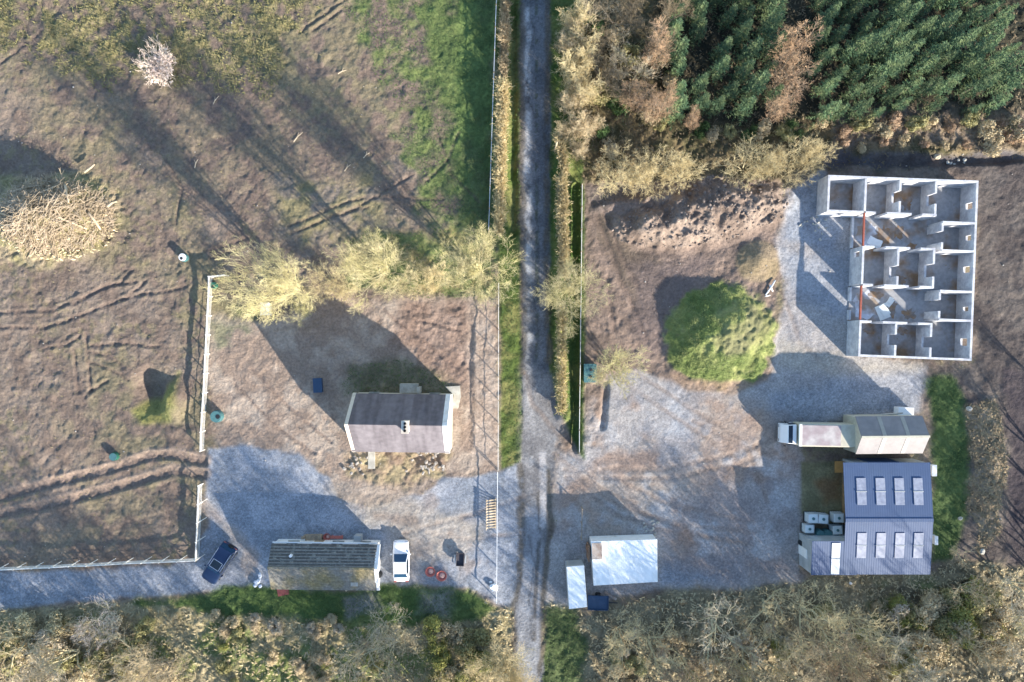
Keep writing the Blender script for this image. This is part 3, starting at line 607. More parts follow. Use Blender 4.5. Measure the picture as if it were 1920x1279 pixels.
b = MB(); b.box((0, hn+.2, ZE-.12), (hl, .14, .12)); b.build('gutter', M['white'], mo, bevel=.02)
b = MB(); b.cyl((-hl/2+2.2, hn*.55, slope_z(hn*.55, hn, ZE, ZR)+.1), .16, .3, 12); b.build('roof_vent', M['white'], mo)
b = MB(); b.box((hl/2-2.2, hs*.72, slope_z(hs*.72, hs, ZE, ZR)+.16), (.75, .5, .06)); b.build('roof_hatch', M['conc'], mo)
for xx in (-3.5, 1.2, 4.0):
    b = MB(); b.box((xx, hn+.01, 1.5), (1.1, .08, 1.0)); w_ = b.build('window', M['glass'], mo)
    b = MB(); b.box((xx, hn+.07, .95), (1.25, .16, .08)); b.build('window_sill', M['conc'], w_)
b = MB(); b.box((-.9, hn+.01, 1.0), (.95, .1, 2.0)); b.build('door', M['timber'], mo)
b = MB(); b.box((hl/2+.01, .0, 1.5), (.08, 1.0, 1.0)); b.build('window', M['glass'], mo)

# ---- big blue steel shed
ZE, ZR = 3.0, 3.5
a = PZ(1586, 975, ZR); c = PZ(1748, 975, ZR); yn = PZ(1660, 869, ZE).y; ysv = PZ(1660, 1075, ZE).y; yr = a.y
sh = gable('steel_shed', a.x, c.x, yn, yr, ysv, ZE, ZR, 'large blue grey steel shed with two rows of rooflights and a lean-to', M['clad'], M['steel'], M['steel'], over=.1, verge=.06, inset=1.35, cat='shed', th=.08)
hl = c.x-a.x; hn = yn-yr; hs = ysv-yr
def on_slope(parent, name, x, y0, y1, ye, ze, zr, wid, m_, lift=.1, th=.05):
    z0, z1 = slope_z(y0, ye, ze, zr)+lift, slope_z(y1, ye, ze, zr)+lift
    b = MB(); vv = []
    for dz in (0, th): vv += [(x-wid/2, y0, z0+dz), (x+wid/2, y0, z0+dz), (x+wid/2, y1, z1+dz), (x-wid/2, y1, z1+dz)]
    b.add(vv, [(3, 2, 1, 0), (4, 5, 6, 7), (0, 1, 5, 4), (1, 2, 6, 5), (2, 3, 7, 6), (3, 0, 4, 7)])
    o = b.build(name, m_, parent)
    b = MB(); zm = (z0+z1)/2+th
    b.box((x, (y0+y1)/2, zm+.012), (wid+.10, .10, .03)); b.build('flashing', M['clad'], o)
    return o
for px in (1615.5, 1651.5, 1687, 1722):
    x_ = PZ(px, 0, 3.4).x-(a.x+c.x)/2
    y0, y1 = PZ(0, 897, 3.4).y-yr, PZ(0, 947, 3.5).y-yr
    on_slope(sh, 'rooflight', x_, y0, y1, hn, ZE, ZR, .95, M['lite'])
    y0, y1 = PZ(0, 1000, 3.6).y-yr, PZ(0, 1047, 3.4).y-yr
    on_slope(sh, 'rooflight', x_, y0, y1, hs, ZE, ZR, .95, M['lite'])
b = MB(); b.box((0, 0, ZR+.1), (hl+.12, .34, .05)); b.build('ridge_cap', M['steel'], sh)
b = MB(); b.box((-hl/2+1.31, (hn+.25*hs)/2-.1, 1.45), (.08, hn-.25*hs-.4, 2.8)); b.build('open_front_infill', M['front_infill'], sh)  # panel added in place of the open shed front and its dark interior
b = MB(); b.box((-hl/2+.55, hn-.75, .9), (.9, 1.2, .08), .0); b.build('plywood_sheet', M['orange'], sh)
# lean-to
lx0 = PZ(1519, 0, 2.7).x-(a.x+c.x)/2; lyn = PZ(0, 1014, 2.9).y-yr; lys = PZ(0, 1074, 2.6).y-yr; lx1 = -hl/2+1.3
zt = slope_z(lyn, hs, ZE, ZR)-.02; zb = slope_z(lys, hs, ZE, ZR)-.02
b = MB(); b.add([(lx0, lys, 0), (lx1, lys, 0), (lx1, lyn, 0), (lx0, lyn, 0), (lx0, lys, zb), (lx1, lys, zb), (lx1, lyn, zt), (lx0, lyn, zt)], [(3, 2, 1, 0), (4, 5, 6, 7), (0, 1, 5, 4), (1, 2, 6, 5), (2, 3, 7, 6), (3, 0, 4, 7)]); b.build('lean_to_wall', M['clad'], sh)
b = MB(); vv = []
for dz in (.01, .09): vv += [(lx0-.06, lys-.08, zb+dz), (lx1, lys-.08, zb+dz), (lx1, lyn+.08, zt+dz), (lx0-.06, lyn+.08, zt+dz)]
b.add(vv, [(3, 2, 1, 0), (4, 5, 6, 7), (0, 1, 5, 4), (1, 2, 6, 5), (2, 3, 7, 6), (3, 0, 4, 7)]); b.build('lean_to_roof', M['steel'], sh)
xm = PZ(1562, 0, 2.7).x-(a.x+c.x)/2
on_slope(sh, 'rooflight', xm, lyn-.1, lys+.02, hs, ZE, ZR, .85, M['white'], lift=.08)
b = MB(); b.box((0, hn+.03, 1.25), (3.2, .1, 2.5)); b.build('sliding_door', M['steel'], sh)
b = MB(); b.box((lx0-.03, (lyn+lys)/2, 1.0), (.08, .95, 2.0)); b.build('side_door', M['white'], sh)

# ---- small cream gabled shed behind the lorry
ZE, ZR = 2.7, 3.9
a = PZ(1616, 819, ZR); c = PZ(1742, 817, ZR); yn = PZ(1680, 782, ZE).y; ysv = PZ(1680, 849, ZE).y; yr = a.y
s2 = gable('sheeted_shed', a.x, c.x, yn, yr, ysv, ZE, ZR, 'small gabled shed with grey pink sheet roof joined to the lorry', M['cream'], M['sheet'], M['sheet'], over=.1, verge=.05, rz=math.radians(.6), cat='shed', th=.06)
hl = c.x-a.x; hn = yn-yr; hs = ysv-yr
for xx in (-hl/2+2.35, -hl/2+4.75):
    for ye in (hn, hs):
        b = MB(); vv = []
        for dz in (.075, .10):
            for y_ in (ye*.03, ye*1.03): vv += [(xx-.2, y_, slope_z(y_, ye, ZE, ZR)+dz), (xx+.2, y_, slope_z(y_, ye, ZE, ZR)+dz)]
        b.add(vv, [(0, 1, 3, 2), (4, 5, 7, 6), (0, 1, 5, 4), (2, 3, 7, 6), (0, 2, 6, 4), (1, 3, 7, 5)]); b.build('translucent_strip', M['strip'], s2)
b = MB(); b.box((0, 0, ZR+.085), (hl+.1, .22, .05)); b.build('ridge_cap', M['cream'], s2)
b = MB(); b.box((hl/2+.01, 0, 1.05), (.08, 1.0, 2.1)); b.build('door', M['timber'], s2)

# ---- lorry: cab + box body
l0 = PZ(1470, 814, 2.2); l1 = PZ(1612, 816, 2.6)
lo = thing('box_lorry', (l0.x, (l0.y+l1.y)/2, 0), math.radians(-1), 'old white lorry with pink weathered box roof parked against the small shed', 'lorry')
LL = l1.x-l0.x-.1
b = MB(); b.add([(0, -1.0, .5), (1.35, -1.1, .5), (1.35, 1.1, .5), (0, 1.0, .5), (0.0, -.98, 1.25), (1.35, -1.1, 1.25), (1.35, 1.1, 1.25), (0.0, .98, 1.25),
              (.45, -.95, 2.15), (1.35, -1.02, 2.15), (1.35, 1.02, 2.15), (.45, .95, 2.15)],
             [(3, 2, 1, 0), (0, 1, 5, 4), (1, 2, 6, 5), (2, 3, 7, 6), (3, 0, 4, 7), (4, 5, 9, 8), (5, 6, 10, 9), (6, 7, 11, 10), (7, 4, 8, 11), (8, 9, 10, 11)]); b.build('cab', M['carw'], lo, bevel=.05)
b = MB(); b.add([(.5, -.9, 2.166), (.93, -.93, 2.176), (.93, .93, 2.176), (.5, .9, 2.166), (.5, -.9, 2.10), (.93, -.93, 2.10), (.93, .93, 2.10), (.5, .9, 2.10)], [(0, 1, 2, 3), (7, 6, 5, 4), (0, 1, 5, 4), (1, 2, 6, 5), (2, 3, 7, 6), (3, 0, 4, 7)]); b.build('windscreen', M['glass'], lo)
for sy in (-1, 1):
    b = MB(); b.box((.95, sy*1.09, 1.65), (.6, .06, .55)); b.build('side_window', M['glass'], lo)
b = MB(); b.box((1.5+(LL-1.5)/2, 0, 1.6), (LL-1.5, 2.35, 1.9)); b.build('box_body', M['cream'], lo, bevel=.05)
b = MB(); b.box((1.5+(LL-1.5)*.36, 0, 2.575), ((LL-1.5)*.68, 2.1, .06)); b.build('roof_panel', M['trk'], lo, bevel=.02)
b = MB(); b.box((1.55, 0, 2.6), (.3, 2.3, .12)); b.build('front_rail', M['white'], lo, bevel=.03)
b = MB(); b.box((.0+LL/2, 0, .5), (LL-.3, .8, .2)); b.build('chassis', M['black'], lo)
for xx in (.75, LL-2.0):
    for sy in (-1, 1):
        b = MB(); b.cyl((xx, sy*.95-.13, .45), .45, .26, 18, axis='y'); w_ = b.build('wheel', M['rubber'], lo, bevel=.03)
        b = MB(); b.cyl((xx, sy*.95+sy*.1-.03, .45), .22, .08, 14, axis='y'); b.build('rim', M['chrome'], w_)
for sy in (-1, 1):
    b = MB(); b.box((-.01, sy*.75, .85), (.06, .3, .18)); b.build('headlight', M['chrome'], lo)
    b = MB(); b.box((.3, sy*1.22, 1.7), (.12, .2, .35)); b.build('wing_mirror', M['black'], lo)

# ---- white flat-roofed unit and container
ZC = 2.6
def flat_unit(name, quad, zc, label, cat, roofm, wallm):
    P = [PZ(x, y, zc) for x, y in quad]; cen = sum(P, Vector())/4
    t = thing(name, (cen.x, cen.y, 0), 0, label, cat)
    Q = [(p_.x-cen.x, p_.y-cen.y) for p_ in P]
    b = MB(); b.prism([(x*.985, y*.985) for x, y in Q][::-1], .1, zc-.05); b.build('wall', wallm, t)
    b = MB(); b.prism(Q[::-1], zc-.09, zc+.05); b.build('roof', roofm, t, bevel=.03)
    return t, Q
fu, Q = flat_unit('flat_roof_store', [(1108, 1015), (1232, 1011), (1233, 1091), (1113, 1098)], 2.1, 'wide white flat roofed store with a brown sheet on one corner', 'building', M['wroof'], M['white'])
b = MB(); b.box((Q[0][0]+.62, Q[0][1]-1.0, 2.675), (1.05, 1.7, .05), .03); b.v = [(x_, y_, z_-.5) for x_, y_, z_ in b.v]; b.build('roof_patch', M['rust'], fu)
b = MB(); b.box((1.0, Q[2][1]+.28, .95), (.9, .1, 1.8)); b.build('door', M['timber'], fu)
for k in range(9):
    pass
cu, Q = flat_unit('container', [(1062, 1063), (1095, 1060), (1101, 1138), (1067, 1142)], 2.2, 'narrow white steel container standing beside the lane', 'container', M['wroof'], M['clad'])
b = MB(); b.box((0, Q[0][1]-.02, 1.1), (1.7, .1, 1.9)); b.build('double_door', M['clad'], cu)
w_ = PZ(1120, 1126); t = thing('flatbed_trailer', (w_.x, w_.y, 0), math.radians(-2), 'dark blue flatbed trailer tucked beside the narrow white container', 'trailer')
b = MB(); b.box((0, 0, .62), (2.2, 1.5, .1)); b.box((0, -.72, .74), (2.2, .06, .16)); b.box((1.07, 0, .74), (.06, 1.36, .16)); b.build('bed', M['blue'], t, bevel=.015)
for sy in (-1, 1):
    b = MB(); b.cyl((0, sy*.8-.1, .3), .3, .2, 16, axis='y'); b.build('wheel', M['rubber'], t, bevel=.02)
b = MB(); b.box((1.6, 0, .5), (1.0, .1, .08)); b.build('drawbar', M['black'], t)
w_ = PZ(1144, 1116); b = MB(); b.box((0, 0, .18), (1.5, .26, .08)); b.box((-.5, 0, .07), (.2, .3, .14)); b.box((.5, 0, .07), (.2, .3, .14)); o = b.build('plank', M['rust']); o.location = (w_.x, w_.y, hz(w_.x, w_.y)); o.rotation_euler = (0, 0, math.radians(-31)); tag(o, 'pinkish plank lying on blocks below the wide white store', 'plank')
w_ = PZ(1101, 1030); b = MB(); b.box((0, 0, .9), (.15, 1.6, 1.8)); b.box((-.12, .3, .6), (.1, .5, 1.2)); o = b.build('rusty_panel', mat('rust_brown', (.26, .15, .09), .9, .3, 4)); o.location = (w_.x, w_.y, 0); tag(o, 'brown rusty panel standing against the end of the wide white store', 'panel')

# ------------------------------------------------------------------ vehicles
def car(name, loc, rz, L_, Wd, Ht, paint, label, boxy=False):
    t = thing(name, loc, rz, label, 'car')           # front towards +x
    h2, w2 = L_/2, Wd/2; zb = .28 if not boxy else .4; zs = Ht*.60
    st = [(-h2, .80, zs*.72), (-h2+.12, .93, zs*.94), (-h2+.5, .99, zs), (-h2*.3, 1.0, zs), (h2*.1, 1.0, zs), (h2*.45, .99, zs*.98), (h2*.75, .96, zs*.92), (h2-.12, .88, zs*.82), (h2, .70, zs*.66)]
    if boxy: st = [(-h2, .90, zs*.9), (-h2+.08, .97, zs*.98), (-h2+.5, 1.0, zs), (-h2*.3, 1.0, zs), (h2*.1, 1.0, zs), (h2*.5, .99, zs*.99), (h2*.8, .98, zs*.96), (h2-.1, .93, zs*.9), (h2, .82, zs*.75)]
    b = MB(); vv = []; k = 8
    for (x, w, zt) in st:
        w *= w2
        vv += [(x, -w*.92, zb), (x, -w, zb+.2), (x, -w, zt*.82), (x, -w*.9, zt), (x, w*.9, zt), (x, w, zt*.82), (x, w, zb+.2), (x, w*.92, zb)]
    fs = [(i*k+j, i*k+(j+1) % k, (i+1)*k+(j+1) % k, (i+1)*k+j) for i in range(len(st)-1) for j in range(k)]
    fs += [tuple(range(k)), tuple((len(st)-1)*k+j for j in reversed(range(k)))]
    b.add(vv, fs); b.build('body', paint, t, smooth=True, sub=2)
    # greenhouse: glass block tapered, roof panel on top
    if boxy: xr0, xr1, xt0, xt1 = -h2+.08, h2*.42, -h2+.25, h2*.16
    else: xr0, xr1, xt0, xt1 = -h2+.55, h2*.38, -h2+1.15, h2*.05
    wb, wt = w2*.90, w2*.76 if not boxy else w2*.82
    zl = zs-.03; zh = Ht-.03
    def quadbox(nm, P, thk, m_):
        b = MB(); P = [Vector(p_) for p_ in P]; nn = (P[1]-P[0]).cross(P[2]-P[0]).normalized()*thk
        b.add(list(P)+[p_-nn for p_ in P], [(0, 1, 2, 3), (7, 6, 5, 4), (0, 4, 5, 1), (1, 5, 6, 2), (2, 6, 7, 3), (3, 7, 4, 0)]); return b.build(nm, m_, t)
    b = MB(); b.add([(xr0, -wb, zl), (xr1, -wb, zl), (xr1, wb, zl), (xr0, wb, zl), (xt0, -wt, zh), (xt1, -wt, zh), (xt1, wt, zh), (xt0, wt, zh)], [(3, 2, 1, 0), (4, 5, 6, 7), (0, 1, 5, 4), (1, 2, 6, 5), (2, 3, 7, 6), (3, 0, 4, 7)]); b.build('pillars', paint, t, bevel=.04)
    def lp(p_, q_, f): return Vector(p_)*(1-f)+Vector(q_)*f
    e = .014
    def pane(nm, a_, b_, c_, d_, off, m_):
        cen = (Vector(a_)+Vector(b_)+Vector(c_)+Vector(d_))/4
        P = [lp(v_, cen, .1)+Vector(off) for v_ in (a_, b_, c_, d_)]
        quadbox(nm, P, .01, m_)
    pane('windscreen', (xr1, -wb, zl), (xr1, wb, zl), (xt1, wt, zh), (xt1, -wt, zh), (e, 0, e), M['glassb'])
    pane('rear_window', (xr0, wb, zl), (xr0, -wb, zl), (xt0, -wt, zh), (xt0, wt, zh), (-e, 0, e), M['glassb'])
    pane('side_window', (xr0+.15, -wb, zl), (xr1-.1, -wb, zl), (xt1-.05, -wt, zh), (xt0+.05, -wt, zh), (0, -e, e*.4), M['glass'])
    pane('side_window', (xr1-.1, wb, zl), (xr0+.15, wb, zl), (xt0+.05, wt, zh), (xt1-.05, wt, zh), (0, e, e*.4), M['glass'])
    b = MB(); b.box(((xt0+xt1)/2, 0, Ht), (xt1-xt0+.06, wt*2+.02, .06)); b.build('roof', paint, t, bevel=.03)
    for sx in (-1, 1):
        for sy in (-1, 1):
            x_ = sx*(h2*.62)
            b = MB(); b.cyl((x_, sy*(w2-.1)-.11, .34), .34, .22, 20, axis='y'); wl = b.build('wheel', M['rubber'], t, bevel=.02)
            b = MB(); b.cyl((x_, sy*(w2+.005)-.02, .34), .2, .04, 14, axis='y'); b.build('rim', M['chrome'], wl)
    for sy in (-1, 1):
        b = MB(); b.box((h2*.36, sy*(w2+.1), zs+.06), (.14, .2, .14)); b.build('wing_mirror', paint, t, bevel=.03)
        b = MB(); b.box((h2-.16, sy*w2*.66, zs*.78), (.16, .36, .12)); b.build('headlight', M['chrome'], t, bevel=.03)
        b = MB(); b.box((-h2+.08, sy*w2*.7, zs*.80), (.12, .3, .16)); b.build('tail_light', M['redp'], t, bevel=.02)
    return t, xt0, xt1, wt
w_ = PZ(751.5, 1053, .8)
car('parked_car', (w_.x, w_.y, hz(w_.x, w_.y)), math.radians(90.5), 4.45, 1.78, 1.43, M['carw'], 'white saloon car parked beside the mossy bungalow')
w_ = PZ(411, 1056, .8)
cv, xt0, xt1, wt = car('off_road_car', (w_.x, w_.y, hz(w_.x, w_.y)), math.atan2(-64, -42), 4.6, 1.88, 1.80, M['navy'], 'dark navy estate car with bright sunroof frame parked by the white fence corner', True)
b = MB(); 
for (x_, y_, sx, sy) in ((xt1-.12, 0, .06, 1.1), (xt1-1.0, 0, .06, 1.1), (xt1-.56, .55, .94, .06), (xt1-.56, -.55, .94, .06)): b.box((x_, y_, 1.85), (sx, sy, .03))
b.build('sunroof_frame', M['chrome'], cv)
b = MB(); b.box((xt1-.56, 0, 1.842), (.82, 1.02, .02)); b.build('sunroof', M['glass'], cv)
for sy in (-1, 1):
    b = MB(); b.box(((xt0+xt1)/2, sy*(wt-.03), 1.88), (xt1-xt0-.3, .05, .05)); b.build('roof_rail', M['chrome'], cv)
b = MB(); b.cyl((-2.3, .1, .9), .33, .2, 18, axis='x'); b.build('spare_wheel', M['rubber'], cv, bevel=.03)

# small trailer
w_ = PZ(863, 1048.5, .4); t = thing('utility_trailer', (w_.x, w_.y, hz(w_.x, w_.y)), math.radians(88), 'small dark open trailer with two pale wheel guards on the gravel', 'trailer')
b = MB(); b.box((0, 0, .42), (1.35, .8, .06)); 
for (x_, y_, a_, c_) in ((0, .4, 1.35, .05), (0, -.4, 1.35, .05), (.66, 0, .05, .75), (-.66, 0, .05, .75)): b.box((x_, y_, .56), (a_, c_, .24))
b.build('bed', mat('dark_grey_bed', (.055, .05, .06), .7, .2, 4), t)
for sy in (-1, 1):
    b = MB(); b.box((0.05, sy*.56, .58), (.85, .16, .04)); b.build('wheel_guard', M['clad'], t, bevel=.01)
    b = MB(); b.cyl((0.05, sy*.56-.07, .25), .25, .14, 16, axis='y'); b.build('wheel', M['rubber'], t, bevel=.02)
b = MB(); b.box((-.95, 0, .38), (.6, .06, .06)); b.build('drawbar', M['black'], t)

# ------------------------------------------------------------------ fences
def fence(pts, h, label, mrail, rails, mpost, gap=2.0, pw=.1, mesh=None, brace=False, zf=1.0):
    W_ = [PZ(x, y, h*zf) for x, y in pts]
    t = thing('fence', (W_[0].x, W_[0].y, 0), 0, label, 'fence'); o0 = Vector((W_[0].x, W_[0].y, 0))
    loc = []
    for a, c in zip(W_, W_[1:]):
        L_ = (c-a).length; n_ = max(1, round(L_/gap))
        for i in range(n_): loc.append(a+(c-a)*(i/n_))
    loc.append(W_[-1])
    loc = [Vector((p_.x-o0.x, p_.y-o0.y, hz(p_.x, p_.y))) for p_ in loc]
    for p_ in loc[:100]:
        b = MB(); b.box((p_.x, p_.y, p_.z+h/2), (pw, pw, h+.3)); b.build('post', mpost, t)
    for (z, dep, th) in rails:
        b = MB()
        for i, (a, c) in enumerate(zip(loc, loc[1:])):
            d = c-a; L_ = math.hypot(d.x, d.y); ang = math.atan2(d.y, d.x); nx, ny = -d.y/L_, d.x/L_; e = th*.0+.004*(i % 2)
            vv = []
            for p_ in (a, c):
                for (o_, zz) in ((e-th/2, z-dep/2), (e+th/2, z-dep/2), (e+th/2, z+dep/2), (e-th/2, z+dep/2)):
                    vv.append((p_.x-nx*o_, p_.y-ny*o_, p_.z+zz))
            b.add(vv, [(0, 1, 2, 3), (7, 6, 5, 4), (0, 4, 5, 1), (1, 5, 6, 2), (2, 6, 7, 3), (3, 7, 4, 0)])
        b.build('rail', mrail, t)
    if mesh:
        b = MB()
        for (z0, z1, th) in mesh[1]:
            for a, c in zip(loc, loc[1:]):
                d = c-a; L_ = math.hypot(d.x, d.y); nx, ny = -d.y/L_*th, d.x/L_*th; vv = []
                for p_ in (a, c): vv += [(p_.x-nx, p_.y-ny, p_.z+z0), (p_.x+nx, p_.y+ny, p_.z+z0), (p_.x+nx, p_.y+ny, p_.z+z1), (p_.x-nx, p_.y-ny, p_.z+z1)]
                b.add(vv, [(0, 1, 2, 3), (7, 6, 5, 4), (0, 4, 5, 1), (1, 5, 6, 2), (2, 6, 7, 3), (3, 7, 4, 0)])
        b.build('mesh_panel', mesh[0], t)
    if brace:
        b = MB()
        for a in loc[1:-1]:
            b.tube([(a.x, a.y, a.z+h*.9), (a.x+.55, a.y+.35, a.z+.0)], .035, 4)
        b.build('brace', mpost, t)
    return t
WR = [(1.0, .24, .09), (.55, .05, .03), (.28, .05, .03)]
fence([(422, 516), (393, 519), (376, 846)], 1.1, 'white rail fence between the muddy field and the cream cottage plot', M['fence'], WR, M['fence'], zf=.9)
fence([(374, 910), (367, 1051), (-40, 1070)], 1.1, 'white rail fence turning a corner beside the dark navy car', M['fence'], WR, M['fence'], brace=True, zf=.9)
fence([(932, -30), (916, 432)], 1.25, 'thin wire fence along the tall brown hedge and the top grass', M['wire'], [(1.2, .07, .07), (.75, .04, .03)], M['timber'], 2.4, .09)
fence([(935, 530), (934, 884)], 1.3, 'thin pale rail fence beside the cream cottage plot and the lane', M['fence'], [(1.25, .09, .05), (.7, .05, .03)], M['timber'], 2.6, .07)
fence([(933, 886), (931, 1130)], 1.1, 'thin white barrier across the gravel yard by the slatted panel', M['white'], [(1.05, .08, .06)], M['white'], 3.4, .08)
fence([(1092, 345), (1087, 850)], 1.15, 'green mesh fence on the right side of the lane ditch', M['fence'], [(1.12, .07, .06)], M['timber'], 2.4, .1, mesh=(M['grnmesh'], [(.25, 1.05, .012)]))
fence([(1092, 955), (1091, 1012)], 1.1, 'short timber rail fence at the end of the wide white store', M['timber'], [(1.05, .1, .04), (.6, .1, .04)], M['timber'], 1.6, .1)
# slatted panel
w_ = PZ(921, 963); t = thing('slatted_gate', (w_.x, w_.y, hz(w_.x, w_.y)), 0, 'yellowish slatted timber gate leaning along the white barrier', 'gate')
b = MB()
for sx in (-.5, .5): b.box((sx, 0, .35-sx*.5), (.08, 3.3, .1))
b.build('stile', M['pale'], t)
b = MB()
for k in range(11):
    y_ = -1.45+k*.29; b.add([(-.5, y_, .66), (.5, y_, .16), (.5, y_+.13, .16), (-.5, y_+.13, .66), (-.5, y_, .70), (.5, y_, .20), (.5, y_+.13, .20), (-.5, y_+.13, .70)], [(3, 2, 1, 0), (4, 5, 6, 7), (0, 1, 5, 4), (1, 2, 6, 5), (2, 3, 7, 6), (3, 0, 4, 7)])
b.build('slat', M['pale'], t)

# ------------------------------------------------------------------ small things
def put(o, px, py, label, cat, rz=0.0, dz=0.0, group=None, z=None):
    w_ = PZ(px, py); o.location = (w_.x, w_.y, (hz(w_.x, w_.y) if z is None else z)+dz); o.rotation_euler = (0, 0, rz); return tag(o, label, cat, group)
def drum(px, py, r, h, m_, label, lid=None, hole=True):
    w_ = PZ(px, py); t = thing('drum', (w_.x, w_.y, hz(w_.x, w_.y)-.05), R.random()*6, label, 'drum')
    b = MB(); b.cyl((0, 0, 0), r*.92, h*.3, 20, r); b.cyl((0, 0, h*.3), r, h*.4, 20); b.cyl((0, 0, h*.7), r, h*.3, 20, r*.9)
    for k in (.3, .7): b.cyl((0, 0, h*k-.03), r*1.05, .06, 20)
    b.build('shell', m_, t)
    b = MB(); b.cyl((0, 0, h-.01), r*.95, .06, 20); b.build('rim', M[lid] if lid else m_, t)
    if hole:
        b = MB(); b.cyl((r*.1, -r*.35, h+.04), r*.38, .03, 14); b.build('opening', M['black'], t)
    return t
drum(348, 484, .42, .75, M['teal'], 'white lidded blue drum standing in the field near the fence corner', 'white')
drum(404, 536, .34, .55, M['green'], 'small green drum tucked against the white fence corner')
drum(410, 780, .62, .75, M['teal'], 'large teal drum with a dark opening inside the white fence', None)
drum(218, 855, .42, .65, M['green'], 'green drum standing beside the double wheel tracks', 'teal', False)
for k, (px, py) in enumerate(((1531, 998), (1545, 998), (1559, 997))):
    drum(px, py-1, .42, 1.0, M['teal'], ('dark teal drum in a row below the white tanks, farthest from the shed', 'dark teal drum in a row below the white tanks, middle one', 'dark teal drum in a row below the white tanks, nearest the shed')[k], None, False)['group'] = 'drums beside the shed'
drum(712, 1075, .32, .8, M['black'], 'black bin standing between the mossy bungalow and the white car', None, False)
drum(1501, 1016, .32, .7, M['black'], 'black bin standing against the lean-to wall of the big shed', None, False)
def ibc(px, py, rz, label, sc=1.0):
    w_ = PZ(px, py, 1.0); t = thing('liquid_tank', (w_.x, w_.y, 0), rz, label, 'tank', 'white liquid tanks beside the shed')
    b = MB(); b.box((0, 0, .66), (1.02, .92, .98)); b.build('tank', M['ibc'], t, bevel=.06)
    b = MB(); b.box((0, 0, .08), (1.2, 1.0, .14)); b.build('pallet', M['black'], t)
    b = MB()
    for z in (.25, .55, .85, 1.12):
        for sy in (-1, 1): b.box((0, sy*.48, z), (1.12, .025, .03)); b.box((sy*.555, 0, z), (.025, .95, .03))
    for k in range(5):
        for sy in (-1, 1): b.box((-.5+k*.25, sy*.495, .65), (.025, .025, 1.0))
    b.build('cage', M['wire'], t)
    b = MB(); b.cyl((.0, 0, 1.15), .15, .08, 14); b.build('cap', M['teal'], t)
    for ch in t.children: pass
    t.scale = (sc, sc, sc)
ibc(1524, 972, 0, 'white liquid tank at the outer corner of the mossy pen')
ibc(1543, 973, math.radians(-5), 'white liquid tank in the middle of the top row by the pen')
ibc(1572, 971, 0, 'white liquid tank touching the big shed wall above the pale crate')
ibc(1518, 992, 0, 'white liquid tank half hidden by the dark teal drums', .9)
ibc(1570, 994, math.radians(4), 'pale liquid tank between the teal drums and the shed', .95)
def boxthing(name, px, py, d, m_, label, cat, rz=0, z=0.0, lid=None, bev=.03):
    t = thing(name, (0, 0, 0), 0, label, cat); put(t, px, py, label, cat, rz, z)
    b = MB(); b.box((0, 0, d[2]/2), d); b.build('body', m_, t, bevel=bev)
    b = MB(); b.box((0, 0, d[2]+.03), (d[0]*1.04, d[1]*1.04, .06)); b.build('lid', lid or m_, t, bevel=bev/2)
    return t
boxthing('white_cabinet', 502, 580, (.9, 1.3, .8), M['white'], 'white upright cabinet half under the yellow tree', 'cabinet')
boxthing('crate', 598, 722, (.9, 1.5, .5), M['blue'], 'dark blue crate lying in the shadow of the cream cottage', 'crate', .05)
tt = boxthing('oil_tank', 1105, 699, (1.3, 1.9, .9), M['teal'], 'teal box tank with two dark caps beside the mesh fence', 'tank')
for dy in (-.35, .35):
    b = MB(); b.cyl((.05, dy, .96), .14, .05, 14); b.build('cap', M['black'], tt)
boxthing('white_tank', 1689, 771, (1.6, .95, .9), M['white'], 'white box tank behind the small gabled shed', 'tank', math.radians(-3))
w_ = PZ(1645, 778); b = MB(); b.tube([(-1.6, -.25, .8), (-.5, .1, .85), (1.9, .3, .8)], .10, 8); o = b.build('pipe', M['conc'], smooth=True); put(o, 1650, 778, 'pale pipe running to the white box tank', 'pipe', z=.1)
boxthing('white_box', 1744, 880, (.5, 1.15, .7), M['white'], 'white box at the upper corner of the big shed', 'box')
boxthing('white_box', 1748, 1010, (.35, .9, .7), M['white'], 'white box halfway down the wall of the big shed', 'box')
boxthing('wheelie_bin', 674, 1007, (.75, .8, 1.0), M['clad'], 'grey bin standing behind the mossy bungalow', 'bin')
boxthing('bench', 590, 1008, (1.7, .8, .45), M['timber'], 'brown low bench behind the mossy bungalow', 'bench')
b = MB(); b.box((0, 0, .55), (.22, .22, 1.1)); b.box((0, .05, 1.12), (.3, .3, .05)); put(b.build('timber_post', M['timber']), 573, 1004, 'brown timber post left of the low bench', 'post')
b = MB(); b.box((0, 0, .5), (.2, .2, 1.0)); b.box((0, .0, 1.02), (.28, .28, .05)); put(b.build('timber_post', M['timber']), 604, 1003, 'brown timber post between the low bench and the red tub', 'post')
def tub(px, py, r, label):
    t = thing('tub', (0, 0, 0), 0, label, 'tub'); put(t, px, py, label, 'tub')
    b = MB(); n_ = 18; vv = []; 
    for (rr, z) in ((r*.75, 0), (r, .24), (r*.90, .24), (r*.7, .08)): vv += [(rr*math.cos(2*math.pi*k/n_), rr*math.sin(2*math.pi*k/n_), z) for k in range(n_)]
    fs = [(i*n_+k, i*n_+(k+1) % n_, (i+1)*n_+(k+1) % n_, (i+1)*n_+k) for i in range(3) for k in range(n_)]+[tuple(3*n_+k for k in range(n_))]
    b.add(vv, fs); b.build('body', M['redp'], t, fix=False)
    b = MB(); b.cyl((.08, .02, .09), r*.55, .12, 12, r*.3); b.build('contents', mat('pinkish_sand', (.55, .34, .28), .9, .2, 6), t)
tub(614, 1006, .4, 'red tub behind the mossy bungalow')
tub(807, 1071, .55, 'red tub on the gravel, the one nearer the white car')
tub(828, 1079, .58, 'red tub on the gravel, the brighter one farther from the white car')
